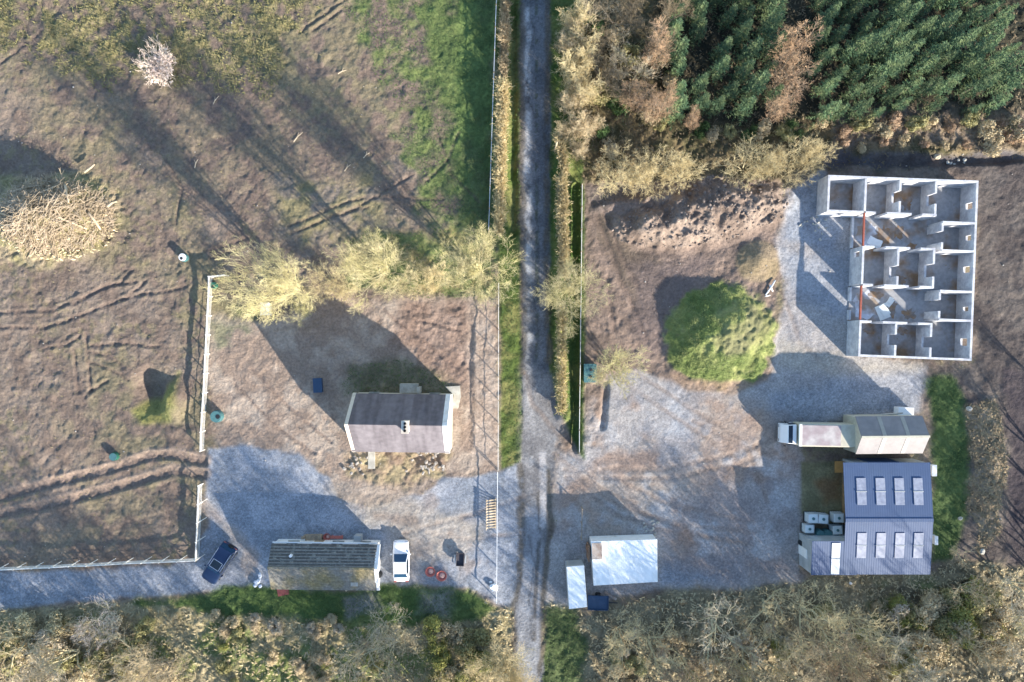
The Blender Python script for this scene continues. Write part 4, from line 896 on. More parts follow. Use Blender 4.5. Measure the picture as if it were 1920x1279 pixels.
b = MB(); b.box((0, 0, .3), (1.3, .3, .12)); b.box((-.5, 0, .12), (.1, .3, .24)); b.box((.5, 0, .12), (.1, .3, .24)); put(b.build('red_trough', M['redp'], bevel=.02), 633, 1006, 'low red trough behind the mossy bungalow', 'trough')
b = MB(); b.box((0, 0, .05), (1.2, .9, .06)); b.box((.2, .1, .12), (.8, .5, .06), .4); put(b.build('red_sheet', mat('dull_red', (.25, .07, .06), .8, .2)), 531, 1108, 'dull red sheet lying on grass below the mossy bungalow', 'sheet', .2)
def lumps(name, m_, n_, spread, r, seed, fl=.6):
    q = random.Random(seed); b = bmesh.new()
    for k in range(n_):
        M_ = Matrix.Translation((q.gauss(0, spread), q.gauss(0, spread), r*.3+q.random()*r*.4)) @ Matrix.Rotation(q.random()*6, 4, 'Z') @ Matrix.Diagonal((r*(.6+q.random()*.7), r*(.5+q.random()*.5), r*fl*(.6+.6*q.random()), 1))
        bmesh.ops.create_icosphere(b, subdivisions=2, radius=1, matrix=M_)
    for v in b.verts: v.co += Vector((q.uniform(-1, 1), q.uniform(-1, 1), q.uniform(-1, 1)))*r*.14
    me = bpy.data.meshes.new(name); b.to_mesh(me); b.free(); me.materials.append(m_); o = bpy.data.objects.new(name, me); COL.objects.link(o); return o
put(lumps('rubbish_bags', mat('pale_bags', (.6, .64, .7), .6, .15), 5, .3, .3, 4), 486, 1090, 'heap of pale blue white bags at the gable of the mossy bungalow', 'bags')
put(lumps('white_sack', M['white'], 1, .0, .42, 5), 926, 1100, 'white sack at the end of the white barrier', 'sack')
put(lumps('white_sack', M['white'], 1, 0, .2, 6), 920, 1091, 'tiny white sack next to the bigger one', 'sack')
put(lumps('boulder', M['conc'], 1, 0, .42, 8), 1815, 766, 'round pale boulder at the top of the tan bank', 'boulder')
put(lumps('boulder', M['conc'], 1, 0, .33, 9), 1798, 971, 'pale boulder on the grass strip beside the big shed', 'boulder')
put(lumps('boulder', M['conc'], 1, 0, .30, 10), 1839, 1033, 'pale boulder at the lower end of the tan bank', 'boulder')
put(lumps('tree_stump', M['pale'], 2, .15, .42, 11), 1761, 294, 'pale cut stump behind the roofless grey house', 'stump')
put(lumps('white_bucket', M['white'], 1, 0, .24, 12), 1594, 1093, 'white bucket below the big shed', 'bucket')
put(lumps('rubble_heap', M['conc'], 14, .5, .16, 13), 1222, 990, 'scatter of white broken rubble above the wide white store', 'rubble')
put(lumps('rubble_heap', M['stone'], 30, 1.0, .2, 14), 800, 865, 'pale stone rubble along the front of the cream cottage', 'rubble')
put(lumps('rubble_heap', M['stone'], 16, .6, .2, 15), 668, 868, 'smaller stone rubble at the left front of the cream cottage', 'rubble')
put(lumps('rubble_heap', M['conc'], 16, .7, .16, 16), 1530, 420, 'white gravelly rubble below the garage of the grey house', 'rubble')
put(lumps('rubble_heap', M['conc'], 12, .6, .2, 17), 1800, 300, 'pale rubble beside the cut stump', 'rubble')
b = MB(); b.tube([(-.7, -.9, .2), (-.1, 0, .35), (.3, .7, .3)], .09, 8); b.tube([(.1, -.5, .15), (-.3, .2, .3)], .08, 8); b.tube([(-.9, -1.1, .15), (-.2, -.9, .2)], .06, 8)
put(b.build('pipe_offcuts', M['white'], smooth=True), 1446, 538, 'white pipe offcuts lying at the rim of the grassy mound', 'pipes')
b = MB(); b.tube([(0, 0, 0), (.05, .02, 3.2)], [.12, .09], 8); put(b.build('timber_pole', M['pale'], smooth=True), 1040, 283, 'pale cut pole standing at the edge of the lane hedge', 'pole')
b = MB(); b.tube([(-.5, -.5, .2), (.3, .4, .3)], .1, 8); b.tube([(.2, .1, .25), (.6, .7, .2)], .07, 6); put(b.build('cut_log', M['pale']), 658, 1098, 'pale cut log lying on grass below the mossy bungalow', 'log')
for o in COL.objects:
    if o.name.startswith('rubble_heap'): o['kind'] = 'stuff'
# scattered stones: stuff
b = bmesh.new(); q = random.Random(21)
for k in range(420):
    while True:
        px, py = q.uniform(-20, 1940), q.uniform(-10, 1290); w_ = PZ(px, py); i = int((w_.x-xs[0])/ST); j = int((w_.y-ys[0])/ST); c_ = cls[j, i]
        if c_ in (0, 2, 5, 7, 9): break
    r = .03+.08*q.random()**3
    bmesh.ops.create_icosphere(b, subdivisions=1, radius=r, matrix=Matrix.Translation((w_.x, w_.y, hz(w_.x, w_.y)+r*.3)) @ Matrix.Diagonal((1, .5+.5*q.random(), .7, 1)))
me = bpy.data.meshes.new('stones'); b.to_mesh(me); b.free(); me.materials.append(M['stone']); o = bpy.data.objects.new('stones', me); COL.objects.link(o); tag(o, kind='stuff')

b = bmesh.new(); q = random.Random(22); J_, I_ = np.nonzero(cls == 9)
for k in range(700):
    t_ = q.randrange(len(J_)); x_, y_ = xs[I_[t_]], ys[J_[t_]]; r = .05+.18*q.random()**2.5
    M_ = Matrix.Translation((x_, y_, float(Z[J_[t_], I_[t_]])+r*.2)) @ Matrix.Rotation(q.random()*6, 4, 'Z') @ Matrix.Diagonal((1, .6+.5*q.random(), .7, 1))
    g_ = bmesh.ops.create_icosphere(b, subdivisions=1, radius=r, matrix=M_)
    for v in g_['verts']: v.co += Vector((q.uniform(-1, 1), q.uniform(-1, 1), q.uniform(-1, 1)))*r*.25
me = bpy.data.meshes.new('soil_clods'); b.to_mesh(me); b.free(); me.materials.append(mat('clod_soil', (.20, .152, .12), .95, .25, 4, (.27, .215, .175), 1.5)); o = bpy.data.objects.new('soil_clods', me); COL.objects.link(o); tag(o, kind='stuff')

# ------------------------------------------------------------------ plants
def vec(q, s=1.0): return Vector((q.gauss(0, 1), q.gauss(0, 1), q.gauss(0, 1)))*s
def twig_tree(seed, h, stems, spread, r0, kids=(7, 6, 4), curve=.25, base_r=.15, up=.35, lmul=(.55, .55, .6), trunk_h=0.0, tw=1.0, start=.25):
    """limbs and twigs of a bare tree: returns two MBs"""
    q = random.Random(seed); limb = MB(); tw_ = MB()
    def grow(p, d, L_, r, lev):
        n = 4 if lev < 2 else 3; pts = [p.copy()]; rad = [r]; dd = d.normalized()
        for i in range(n):
            dd = (dd+vec(q, curve*.5)+Vector((0, 0, up*.22))).normalized(); p = p+dd*(L_/n); pts.append(p.copy()); rad.append(max(r*(1-.8*(i+1)/n), .006*tw))
        (limb if lev < 2 else tw_).tube(pts, rad, 5 if lev == 0 else (4 if lev == 1 else 3))
        if lev < len(kids):
            for k in range(kids[lev]):
                f = start+(1-start)*(k+q.random())/kids[lev]; x_ = f*n; i = min(int(x_), n-1); b_ = pts[i].lerp(pts[i+1], x_-i)
                ax = (pts[i+1]-pts[i]).normalized(); side = vec(q); side = (side-ax*side.dot(ax)).normalized()
                nd = (ax*.75+side*(.55+.35*q.random())).normalized()
                grow(b_, nd, L_*lmul[lev]*(1.15-.55*f)*(.75+.5*q.random()), max(r*(1-.75*f)*.55, .009*tw), lev+1)
    base = Vector((0, 0, 0))
    if trunk_h:
        top = Vector((q.uniform(-.2, .2), q.uniform(-.2, .2), trunk_h)); limb.tube([base-Vector((0, 0, .3)), top*.5, top], [r0*1.3, r0*1.1, r0*.9], 7); base = top
    for s_ in range(stems):
        a = 2*math.pi*(s_+q.random()*.7)/stems; e = spread*(.45+.75*q.random())
        d = Vector((math.cos(a)*e, math.sin(a)*e, 1)); L_ = (h-trunk_h)*(.75+.3*q.random())*math.sqrt(1+.3*e*e)
        grow(base+Vector((math.cos(a), math.sin(a), 0))*base_r-Vector((0, 0, .1 if not trunk_h else 0)), d, L_, r0*(.6+.4*q.random()), 0)
    return limb, tw_
def leaf_bush(seed, rx, ry, h, n, size, lob=6, low=.0):
    """a lumpy crown of small leaf faces; returns MB"""
    q = random.Random(seed); b = MB(); L_ = []
    for k in range(lob): L_.append((q.uniform(-.6, .6)*rx, q.uniform(-.6, .6)*ry, h*q.uniform(.3, .72), q.uniform(.35, .6)))
    vv = []; ff = []
    for k in range(n):
        cx_, cy_, cz_, rr = L_[k % lob]; d = vec(q).normalized()*(q.random()**.45)
        p = Vector((cx_+d.x*rx*rr, cy_+d.y*ry*rr, max(low, cz_+d.z*h*rr*.8)))
        nrm = (d+vec(q, .5)+Vector((0, 0, .3))).normalized(); u = nrm.orthogonal().normalized(); w = nrm.cross(u); a = q.random()*6.28
        u, w = u*math.cos(a)+w*math.sin(a), w*math.cos(a)-u*math.sin(a); s_ = size*(.5+q.random())
        m_ = len(vv); vv += [p-u*s_, p+w*s_*.35, p+u*s_, p-w*s_*.35]; ff.append((m_, m_+1, m_+2, m_+3))
    b.add(vv, ff); return b
def conifer(seed, h, r):
    q = random.Random(seed); tr = MB(); fo = MB()
    tr.tube([(0, 0, -.3), (0, 0, h*.5), (0, 0, h*.99)], [.16, .09, .015], 6)
    z = h*.08; vv = []; ff = []
    while z < h*.97:
        f = 1-z/h; n = 7 if f > .25 else 5
        Rr = r*(f**.8)*(.8+.35*q.random())+.12
        for k in range(n):
            a = 6.283*(k+q.random()*.8)/n; d = Vector((math.cos(a), math.sin(a), 0)); L_ = Rr*(.6+.65*q.random())
            droop = -.3+.55*(1-f)+q.uniform(-.25, .25); sd = Vector((-d.y, d.x, 0)); segs = max(3, int(L_/.2))
            for j in range(segs):
                t0 = (j+.3)/segs; c_ = Vector((0, 0, z))+d*L_*t0+Vector((0, 0, droop*L_*t0-.12*L_*t0*t0+q.uniform(-.05, .05)))
                wd = (.46*(1-t0*.55))*(.5+.9*q.random())*(.6+.5*f)+.06
                for sg in (-1, 1):
                    tip = c_+sd*sg*wd*q.uniform(.4, 1.2)+d*wd*q.uniform(-.2, 1.0)+Vector((0, 0, q.uniform(-.22, .22))); m_ = len(vv)
                    vv += [c_-d*.05, c_+d*.09+Vector((0, 0, .02)), tip]; ff.append((m_, m_+1, m_+2))
            e_ = Vector((0, 0, z))+d*L_+Vector((0, 0, droop*L_-.12*L_)); m_ = len(vv)
            vv += [e_-d*.22-sd*.06, e_-d*.22+sd*.06, e_+d*.16]; ff.append((m_, m_+1, m_+2))
        z += .24+.34*f*(.6+.8*q.random())
    m_ = len(vv); vv += [Vector((-.05, 0, h*.9)), Vector((.05, 0, h*.9)), Vector((0, 0, h*1.06)), Vector((0, -.05, h*.9)), Vector((0, .05, h*.9))]; ff += [(m_, m_+1, m_+2), (m_+3, m_+4, m_+2)]
    fo.add(vv, ff); return tr, fo
BK = mat('bark', (.17, .14, .105), .95, .25, 4, (.24, .21, .15), .6)
BKP = mat('pale_bark', (.50, .45, .27), .95, .25, 4, (.40, .35, .22), .6)
TW_GOLD = leafmat('golden_twigs', (.62, .52, .30), (.52, .42, .23))
TW_YEL = leafmat('mossy_yellow_twigs', (.53, .48, .235), (.50, .44, .27), scale=.35)
TW_TAN = leafmat('tan_twigs', (.54, .43, .27), (.42, .33, .205))
TW_BRN = leafmat('brown_twigs', (.36, .25, .165), (.42, .28, .165))
TW_GREY = leafmat('grey_twigs', (.48, .415, .32), (.54, .46, .31))
TW_PINK = leafmat('pinkish_twigs', (.66, .53, .45), (.70, .58, .47))
TW_DUN = leafmat('dun_twigs', (.20, .165, .11), (.26, .20, .125))
LF_OLV = leafmat('olive_leaves', (.27, .25, .105), (.38, .34, .155))
LF_YEL = leafmat('yellow_green_leaves', (.30, .30, .085), (.22, .23, .065))
LF_GRN = leafmat('dark_green_leaves', (.05, .09, .03), (.085, .14, .04))
LF_TAN = leafmat('dead_bracken', (.54, .44, .27), (.44, .35, .20))
LF_CON = leafmat('spruce_needles', (.058, .112, .056), (.150, .190, .080), scale=.5, rnd=.35)
PROTO = {}
def proto(key, parts):
    """parts: list of (name, MB, material) -> meshes shared by all copies"""
    PROTO[key] = [(nm, mb.mesh(nm, m_), m_) for nm, mb, m_ in parts]
def plant(key, name, px, py, label, cat, group=None, rz=None, sc=1.0, z=None, tilt=None, mats=None, q=R, ground=True):
    w_ = PZ(px, py); t = thing(name, (w_.x, w_.y, (hz(w_.x, w_.y) if z is None else z)-.05), q.random()*6.28 if rz is None else rz, label, cat, group)
    t.scale = (sc, sc, sc) if not isinstance(sc, tuple) else sc
    for nm, me, m_ in PROTO[key]:
        o = bpy.data.objects.new(nm, me); COL.objects.link(o); o.parent = t
        if mats and nm in mats:
            o.material_slots[0].link = 'OBJECT'; o.material_slots[0].material = mats[nm]
    return t
l, w = twig_tree(1, 8.0, 13, .85, .10, (9, 8, 5), curve=.22, base_r=.3, trunk_h=.5, tw=1.5); w2 = leaf_bush(51, 1.5, 1.5, 7.5, 2600, .13, 14, .8); w.add(w2.v, w2.f); proto('ivy0', [('trunk', l, BKP), ('crown', w, TW_YEL)])
l, w = twig_tree(2, 7.6, 11, .80, .10, (9, 8, 5), curve=.24, base_r=.3, trunk_h=.6, tw=1.5); w2 = leaf_bush(52, 1.3, 1.3, 7.0, 2000, .12, 13, .8); w.add(w2.v, w2.f); proto('ivy1', [('trunk', l, BKP), ('crown', w, TW_YEL)])
l, w = twig_tree(3, 5.0, 9, .6, .08, (8, 6, 4), curve=.28, base_r=.25, tw=1.7); proto('bush0', [('stems', l, BKP), ('crown', w, TW_GOLD)])
l, w = twig_tree(4, 4.0, 10, .75, .07, (8, 6, 4), curve=.28, base_r=.3, tw=1.6); proto('bush1', [('stems', l, BKP), ('crown', w, TW_GOLD)])
l, w = twig_tree(5, 8.5, 4, .35, .14, (9, 8, 6), curve=.35, base_r=.15, trunk_h=1.2, tw=1.6); proto('tall0', [('trunk', l, BK), ('crown', w, TW_TAN)])
l, w = twig_tree(6, 9.0, 3, .42, .15, (9, 8, 5), curve=.4, base_r=.15, trunk_h=1.6, tw=1.6); proto('tall1', [('trunk', l, BK), ('crown', w, TW_TAN)])
l, w = twig_tree(7, 8.5, 3, .14, .10, (15, 8, 4), curve=.2, base_r=.1, trunk_h=.8, lmul=(.26, .55, .6), tw=1.6, start=.08); proto('larch0', [('trunk', l, BK), ('crown', w, TW_BRN)])
l, w = twig_tree(11, 6.0, 7, .2, .07, (14, 6, 4), curve=.22, base_r=.35, lmul=(.30, .55, .6), tw=1.7, start=.08); proto('plume', [('stems', l, BKP), ('crown', w, TW_GOLD)])
l, w = twig_tree(12, 6.8, 6, .5, .10, (7, 6, 4), curve=.32, base_r=.25, trunk_h=.6, tw=1.8); proto('wisp', [('trunk', l, BKP), ('crown', w, TW_TAN)])
l, w = twig_tree(8, 7.0, 5, .6, .15, (7, 6, 4), curve=.5, base_r=.25, trunk_h=.8, tw=1.8); proto('open0', [('trunk', l, BKP), ('crown', w, TW_GREY)])
l, w = twig_tree(9, 6.5, 4, .8, .16, (7, 6, 4), curve=.55, base_r=.25, trunk_h=.8, tw=1.8); proto('open1', [('trunk', l, BKP), ('crown', w, TW_GREY)])
l, w = twig_tree(10, 2.2, 16, 1.1, .03, (7, 6), curve=.3, base_r=.3, tw=1.6); w2 = leaf_bush(3, 1.9, 1.9, 1.6, 1500, .16, 9); w.add(w2.v, w2.f); proto('pale_bush', [('stems', l, TW_PINK), ('crown', w, TW_PINK)])
for i in range(3):
    tr, fo = conifer(20+i, (5.9, 5.2, 6.5)[i], (1.45, 1.3, 1.6)[i]); proto('con%d' % i, [('trunk', tr, BK), ('crown', fo, LF_CON)])
for i in range(3):
    l, w = twig_tree(30+i, 2.2, 7, .9, .035, (6, 5), curve=.4, base_r=.35, tw=1.4)
    w2 = leaf_bush(40+i, 1.7, 1.5, 2.2, 1900, .15, 7); w.add(w2.v, w2.f); proto('scrub%d' % i, [('stems', l, BK), ('crown', w, LF_OLV)])
# three mossy yellow trees above the cream cottage
for key, px, py, rz, sc, lb in (('ivy0', 566, 546, .3, (.58, .58, 1.5), 'broad yellow mossy bare tree at the left end of the row above the cottage'), ('ivy1', 728, 512, 1.9, (.62, .62, 1.45), 'mossy bare tree in the middle of the row above the cottage'),
        ('ivy0', 896, 512, 3.4, (.58, .58, 1.4), 'mossy bare tree beside the lane at the end of the row')):
    plant(key, 'bare_tree', px, py, lb, 'tree', None, rz, sc)
for k, (px, py, sc, lb) in enumerate(((622, 528, .6, 'golden bush between the broad yellow tree and its neighbour'), (652, 545, .55, 'low golden bush right of the broad yellow tree'), (785, 530, .55, 'low golden bush right of the middle mossy tree'),
        (822, 522, .6, 'golden bush left of the mossy tree by the lane'), (486, 566, .6, 'pale golden bush under the broad yellow tree, nearest the white fence'), (575, 578, .55, 'yellow bush just above the cottage shadow'))):
    plant(('bush0', 'bush1')[k % 2], 'bush', px, py, lb, 'bush', None, None, sc, mats={'crown': TW_YEL if k in (4, 5) else TW_GOLD})
plant('ivy1', 'bare_tree', 1063, 548, 'yellow mossy bare tree growing out of the lane hedge', 'tree', None, 2.2, .62)
plant('bush1', 'bush', 1148, 688, 'fan shaped golden bush beside the teal box tank', 'bush', None, .5, 1.0, mats={'crown': TW_YEL})
plant('pale_bush', 'pale_bush', 308, 132, 'round pale pinkish bush alone in the rough pasture', 'bush', None, 0, 1.0)
# pale bushes along the right plot
for k, (px, py, sc, lb) in enumerate(((1148, 338, .9, 'pale golden bush at the left end of the row above the soil heap'), (1190, 334, 1.0, 'pale golden bush, second from the lane above the soil heap'), (1230, 328, .95, 'yellowish bush in the middle of the row above the soil heap'),
        (1268, 330, .95, 'pale golden bush, right end of the row above the soil heap'), (1395, 318, .95, 'broad golden bush in the gap above the rubble'), (1432, 312, .9, 'golden bush right of the broad one above the rubble'), (1478, 308, .9, 'golden bush left of the grey house garage'), (1515, 300, .85, 'golden bush nearest the garage of the grey house'))):
    plant(('bush0', 'bush1')[k % 2], 'bush', px, py, lb, 'bush', None, None, sc*.78, mats={'crown': TW_GOLD})
# tall scrub right of the lane
G1 = 'tall bare trees right of the lane'
for k, (px, py, sc, m_) in enumerate(((1062, 100, .8, 0), (1070, 150, .85, 0), (1066, 205, .8, 0), (1085, 120, .9, 0), (1064, 255, .62, 0), (1090, 190, .85, 0), (1095, 250, .75, 0), (1075, 60, .8, 0), (1082, 290, .55, 0))):
    plant('plume', 'bare_tree', px, py, 'bright tan bare tree in the strip along the right edge of the lane', 'tree', G1, None, sc*1.1, mats={'crown': TW_GOLD if k % 2 else TW_TAN})
G2 = 'dull scrub trees before the conifers'
for k, (px, py, sc) in enumerate(((1120, 90, .5), (1150, 120, .52), (1125, 160, .54), (1165, 190, .5), (1190, 150, .56), (1150, 60, .6), (1215, 110, .6), (1100, 40, .6), (1240, 60, .6), (1180, 40, .6))):
    plant(('tall1', 'open0', 'tall0')[k % 3], 'scrub_tree', px, py, 'dull brown grey scrub tree between the tan strip and the conifers', 'tree', G2, None, sc, mats={'crown': (TW_DUN, TW_GREY, TW_DUN)[k % 3]})
for px, py, sc, lb in ((1182, 205, .85, 'narrow reddish brown larch, left of the pair before the conifers'), (1222, 225, .95, 'narrow reddish brown larch, right of the pair before the conifers'), (1288, 235, .5, 'small rusty bush below the conifer block'),
        (1440, 215, .85, 'rusty feathery larch low in the gap between conifer blocks'), (1452, 165, .95, 'brown feathery larch midway up the gap between conifer blocks'), (1455, 110, .95, 'grey brown larch at the top of the gap between conifer blocks'), (1215, 120, .9, 'reddish larch at the top beside the left conifer block')):
    plant('larch0', 'larch', px, py, lb, 'tree', None, None, (sc*1.15, sc*1.15, sc), mats={'crown': TW_BRN})
# conifers
q = random.Random(5); nc = 0
for row in range(8):
    for col in range(5):
        px = 1256+col*42+q.uniform(-7, 7)+(row % 2)*9; py = 214-row*34+q.uniform(-8, 8)
        if px > 1440: continue
        if px > 1415 and py > 190: continue
        if (col, row) in ((1, 2), (1, 3), (2, 4)): continue
        lb = 'dark green spruce on the front edge of the smaller block, right of the larch pair' if row == 0 else 'dark green spruce inside the smaller block between the larches'
        plant('con%d' % q.randrange(3), 'spruce_tree', px, py, lb, 'conifer', 'spruces in the front of the smaller block' if row == 0 else 'spruces in the smaller block', None, (.82 if row == 0 else 1.0)*q.uniform(.75, 1.2), q=q)
for row in range(8):
    for col in range(10):
        px = 1525+col*36+q.uniform(-9, 9)+(row % 2)*14; py = 214-row*34+q.uniform(-8, 8)-(col*.5)
        if row == 0 and q.random() < .15: continue
        lb = 'dark green spruce on the front edge of the larger block at the upper right' if row == 0 else 'dark green spruce inside the larger block at the upper right'
        plant('con%d' % q.randrange(3), 'spruce_tree', px, py, lb, 'conifer', 'spruces in the front of the larger block' if row == 0 else 'spruces in the larger block', None, (.62 if row == 0 else .85)*q.uniform(.65, 1.25), q=q)
# scrub below the conifers
q = random.Random(6)
def scrub_row(pts, name, label, group, mlist, sc=(.6, 1.0), keys=('scrub0', 'scrub1', 'scrub2'), cat='bush', jit=0):
    for k, (px, py) in enumerate(pts):
        plant(keys[k % len(keys)], name, px+q.uniform(-jit, jit), py+q.uniform(-jit, jit), label, cat, group, None, q.uniform(*sc), mats={'crown': mlist[k % len(mlist)]}, q=q)
scrub_row([(1310+i*30, 245+8*(i % 2)) for i in range(7)], 'bramble', 'dark bramble clump below the smaller spruce block', 'brambles below the smaller block', [LF_GRN, LF_TAN, LF_OLV], jit=6, sc=(.45, .75))
scrub_row([(1545+i*33, 232+12*(i % 2)) for i in range(12)], 'bramble', 'brown bramble clump below the larger spruce block', 'brambles below the larger block', [LF_TAN, TW_BRN, LF_OLV], jit=7, sc=(.4, .75))
scrub_row([(1570+i*40, 268+6*(i % 2)) for i in range(9)], 'bramble', 'low brown bramble beside the dark ditch behind the grey house', 'brambles behind the grey house', [TW_BRN, LF_TAN], jit=7, sc=(.3, .5))
scrub_row([(1100+(i*41) % 180, 60+i*22) for i in range(11)], 'undergrowth_bush', 'dark low bush under the dull scrub trees', 'bushes under the scrub trees', [LF_GRN, LF_TAN, LF_OLV], jit=10)
scrub_row([(1880+q.uniform(-40, 50), 235+i*10) for i in range(5)], 'bramble', 'orange brown bramble at the right edge above the dark field', 'brambles at the right edge', [LF_TAN, TW_BRN], jit=8, sc=(.5, .9))
# lane hedges: one thing per hedge length, a dense mass of twigs and leaves
def hedge(pts, wd, h, m_, label, seed, n=60, leafm=None, dens=1.0):
    W_ = [PZ(*p_) for p_ in pts]; q = random.Random(seed); o0 = W_[0]
    t = thing('hedge', (o0.x, o0.y, 0), 0, label, 'hedge'); b = MB(); lf = MB()
    for a, c in zip(W_, W_[1:]):
        L_ = (c-a).length; k_ = int(L_*n*dens)
        for i in range(k_):
            f = q.random(); p_ = a.lerp(c, f)-o0; off = q.gauss(0, wd*.3); gz = hz(p_.x+o0.x, p_.y+o0.y)
            hh = h*(.55+.6*vnoise(np.array([f*L_*.8]), np.array([seed*3.1]), 2)[0])*(1-min(1, abs(off)/wd)*.5)
            base = Vector((p_.x+off*.6, p_.y+q.uniform(-.2, .2), gz+q.random()*hh*.4)); d = Vector((off*.5+q.gauss(0, .35), q.gauss(0, .4), 1)).normalized(); l_ = hh*(.35+.5*q.random())
            mid = base+d*l_*.5+vec(q, .06); end = base+d*l_+vec(q, .12)
            b.tube([base, mid, end], [.035, .026, .008], 3)
            for j in range(2):
                e2 = mid.lerp(end, q.random()); b.tube([e2, e2+(d+vec(q, .5)).normalized()*l_*.4], [.02, .006], 3)
            if q.random() < .6:
                c_ = base.lerp(end, q.random()); u = vec(q).normalized(); w = u.orthogonal().normalized(); s_ = .08+.1*q.random(); lf.add([c_-u*s_, c_+w*s_*.4, c_+u*s_, c_-w*s_*.4], [(0, 1, 2, 3)])
    b.build('stems', m_, t, fix=False); lf.build('leaves', leafm or LF_TAN, t, fix=False)
    return t
hedge([(948, -30), (944, 150)], .95, 1.4, TW_TAN, 'brown bare hedge left of the lane, upper length', 1, 150)
hedge([(943, 160), (936, 440)], 1.1, 1.6, TW_GOLD, 'bright tan bare hedge left of the lane, just above the yellow trees', 2, 200)
hedge([(1046, 260), (1058, 330)], .8, 1.8, TW_GOLD, 'golden hedge right of the lane where the scrub strip ends', 3, 200)
hedge([(1052, 335), (1056, 520)], 1.15, 1.5, TW_GOLD, 'narrow golden hedge right of the lane above the mossy tree', 4, 260)
hedge([(1052, 575), (1051, 770)], 1.05, 1.35, TW_GOLD, 'narrow golden green hedge right of the lane below the mossy tree', 5, 230, LF_YEL)
# brush heap
w_ = PZ(112, 408); bh = thing('brush_heap', (w_.x, w_.y, 0), 0, 'big heap of pale cut branches and brush at the left edge', 'brush heap'); q = random.Random(9); b = MB(); lg = []
for k in range(2300):
    r_ = math.sqrt(q.random()); a = q.random()*6.283; x_, y_ = r_*6.0*math.cos(a), r_*3.9*math.sin(a); gz = hz(w_.x+x_, w_.y+y_); L_ = q.uniform(.5, 3.4)*q.uniform(.4, 1.0); d = Vector((q.gauss(.6, .8), q.gauss(.5, .8), q.gauss(0, .22))).normalized()
    c_ = Vector((x_, y_, gz+.1+q.random()*1.6*(1-r_))); b.tube([c_-d*L_/2, c_+vec(q, .06), c_+d*L_/2+vec(q, .08)], [.045*q.uniform(.4, 1), .035*q.uniform(.5, 1), .012], 4)
b.build('brushwood', leafmat('brushwood', (.58, .47, .34), (.42, .33, .22)), bh, fix=False)
lf = MB()
for k in range(900):
    r_ = math.sqrt(q.random())*1.05; a = q.random()*6.283; x_, y_ = r_*6.2*math.cos(a), r_*4.0*math.sin(a)-.6; c_ = Vector((x_, y_, hz(w_.x+x_, w_.y+y_)+q.random()*.5)); u = vec(q).normalized(); v_ = u.orthogonal().normalized(); s_ = q.uniform(.1, .3); lf.add([c_-u*s_, c_+v_*s_*.25, c_+u*s_, c_-v_*s_*.25], [(0, 1, 2, 3)])
lf.build('dead_foliage', leafmat('dead_straw', (.58, .47, .30), (.50, .42, .24)), bh, fix=False)
for i_, (x0_, y0_, x1_, y1_) in enumerate(((30, 395, 130, 345), (65, 395, 120, 347), (128, 350, 145, 385), (0, 400, 65, 415), (110, 402, 165, 430), (170, 400, 185, 430), (10, 425, 90, 430), (150, 320, 170, 305), (195, 385, 212, 375), (20, 360, 80, 350))):
    r_ = .10+.03*(i_ % 3)
    p0, p1 = PZ(x0_, y0_, 1.5)-w_, PZ(x1_, y1_, 1.5)-w_
    p0.z = hz(p0.x+w_.x, p0.y+w_.y)+.7; p1.z = hz(p1.x+w_.x, p1.y+w_.y)+.75; mb_ = MB(); mb_.tube([p0, (p0+p1)/2+vec(q, .1), p1], [r_, r_*.8, r_*.6], 6); mb_.build('log', M['pale'], bh, smooth=True)
# loose branches in the field
for k, (px, py, ln, a, lb) in enumerate(((643, 137, 1.0, .4, 'small pale branch on the brown slope, left of the grass'), (688, 292, .9, .7, 'small pale stick below the dark shadow streaks'), (652, 315, 1.0, .8, 'thin pale stick beside another near the tree row'), (560, 258, 1.4, .8, 'pale branch on the brown field among long shadows'), (370, 308, 1.0, 1.2, 'pale stick beside the shadow streaks'), (405, 190, 1.3, 1.0, 'dark pale branch in the rough pasture'))):
    b = MB(); b.tube([(-ln/2, 0, .06), (0, .06, .12), (ln/2, 0, .08)], [.05, .045, .02], 5); b.tube([(0, .06, .12), (ln*.3, .3, .15)], [.03, .01], 4); put(b.build('fallen_branch', M['pale'], fix=False), px, py, lb, 'branch', a)
# bottom scrub
q = random.Random(12)
GA = 'tan bushes along the bottom left'
scrub_row([(q.uniform(-20, 330), q.uniform(1165, 1300)) for i in range(54)], 'scrub_bush', 'tan olive scrub bush in the thicket at the lower left', GA, [LF_TAN, LF_OLV, TW_GOLD, TW_GREY, LF_TAN], sc=(.55, 1.05))
scrub_row([(q.uniform(330, 640), q.uniform(1150, 1185)) for i in range(12)], 'scrub_bush', 'dead tan scrub along the upper edge of the green bank', 'dead scrub along the bank', [LF_TAN, TW_TAN, TW_GREY], sc=(.35, .6))
scrub_row([(q.uniform(330, 720), q.uniform(1190, 1300)) for i in range(16)], 'scrub_bush', 'green olive scrub bush on the bank below the mossy bungalow', 'scrub below the bungalow', [LF_OLV, LF_YEL, LF_TAN, TW_TAN], sc=(.35, .65))
scrub_row([(q.uniform(800, 900), q.uniform(1170, 1290)) for i in range(14)], 'scrub_bush', 'yellow green scrub bush left of the dark gully by the lane', 'scrub by the lane gully', [LF_YEL, LF_OLV, LF_TAN], sc=(.5, .9))
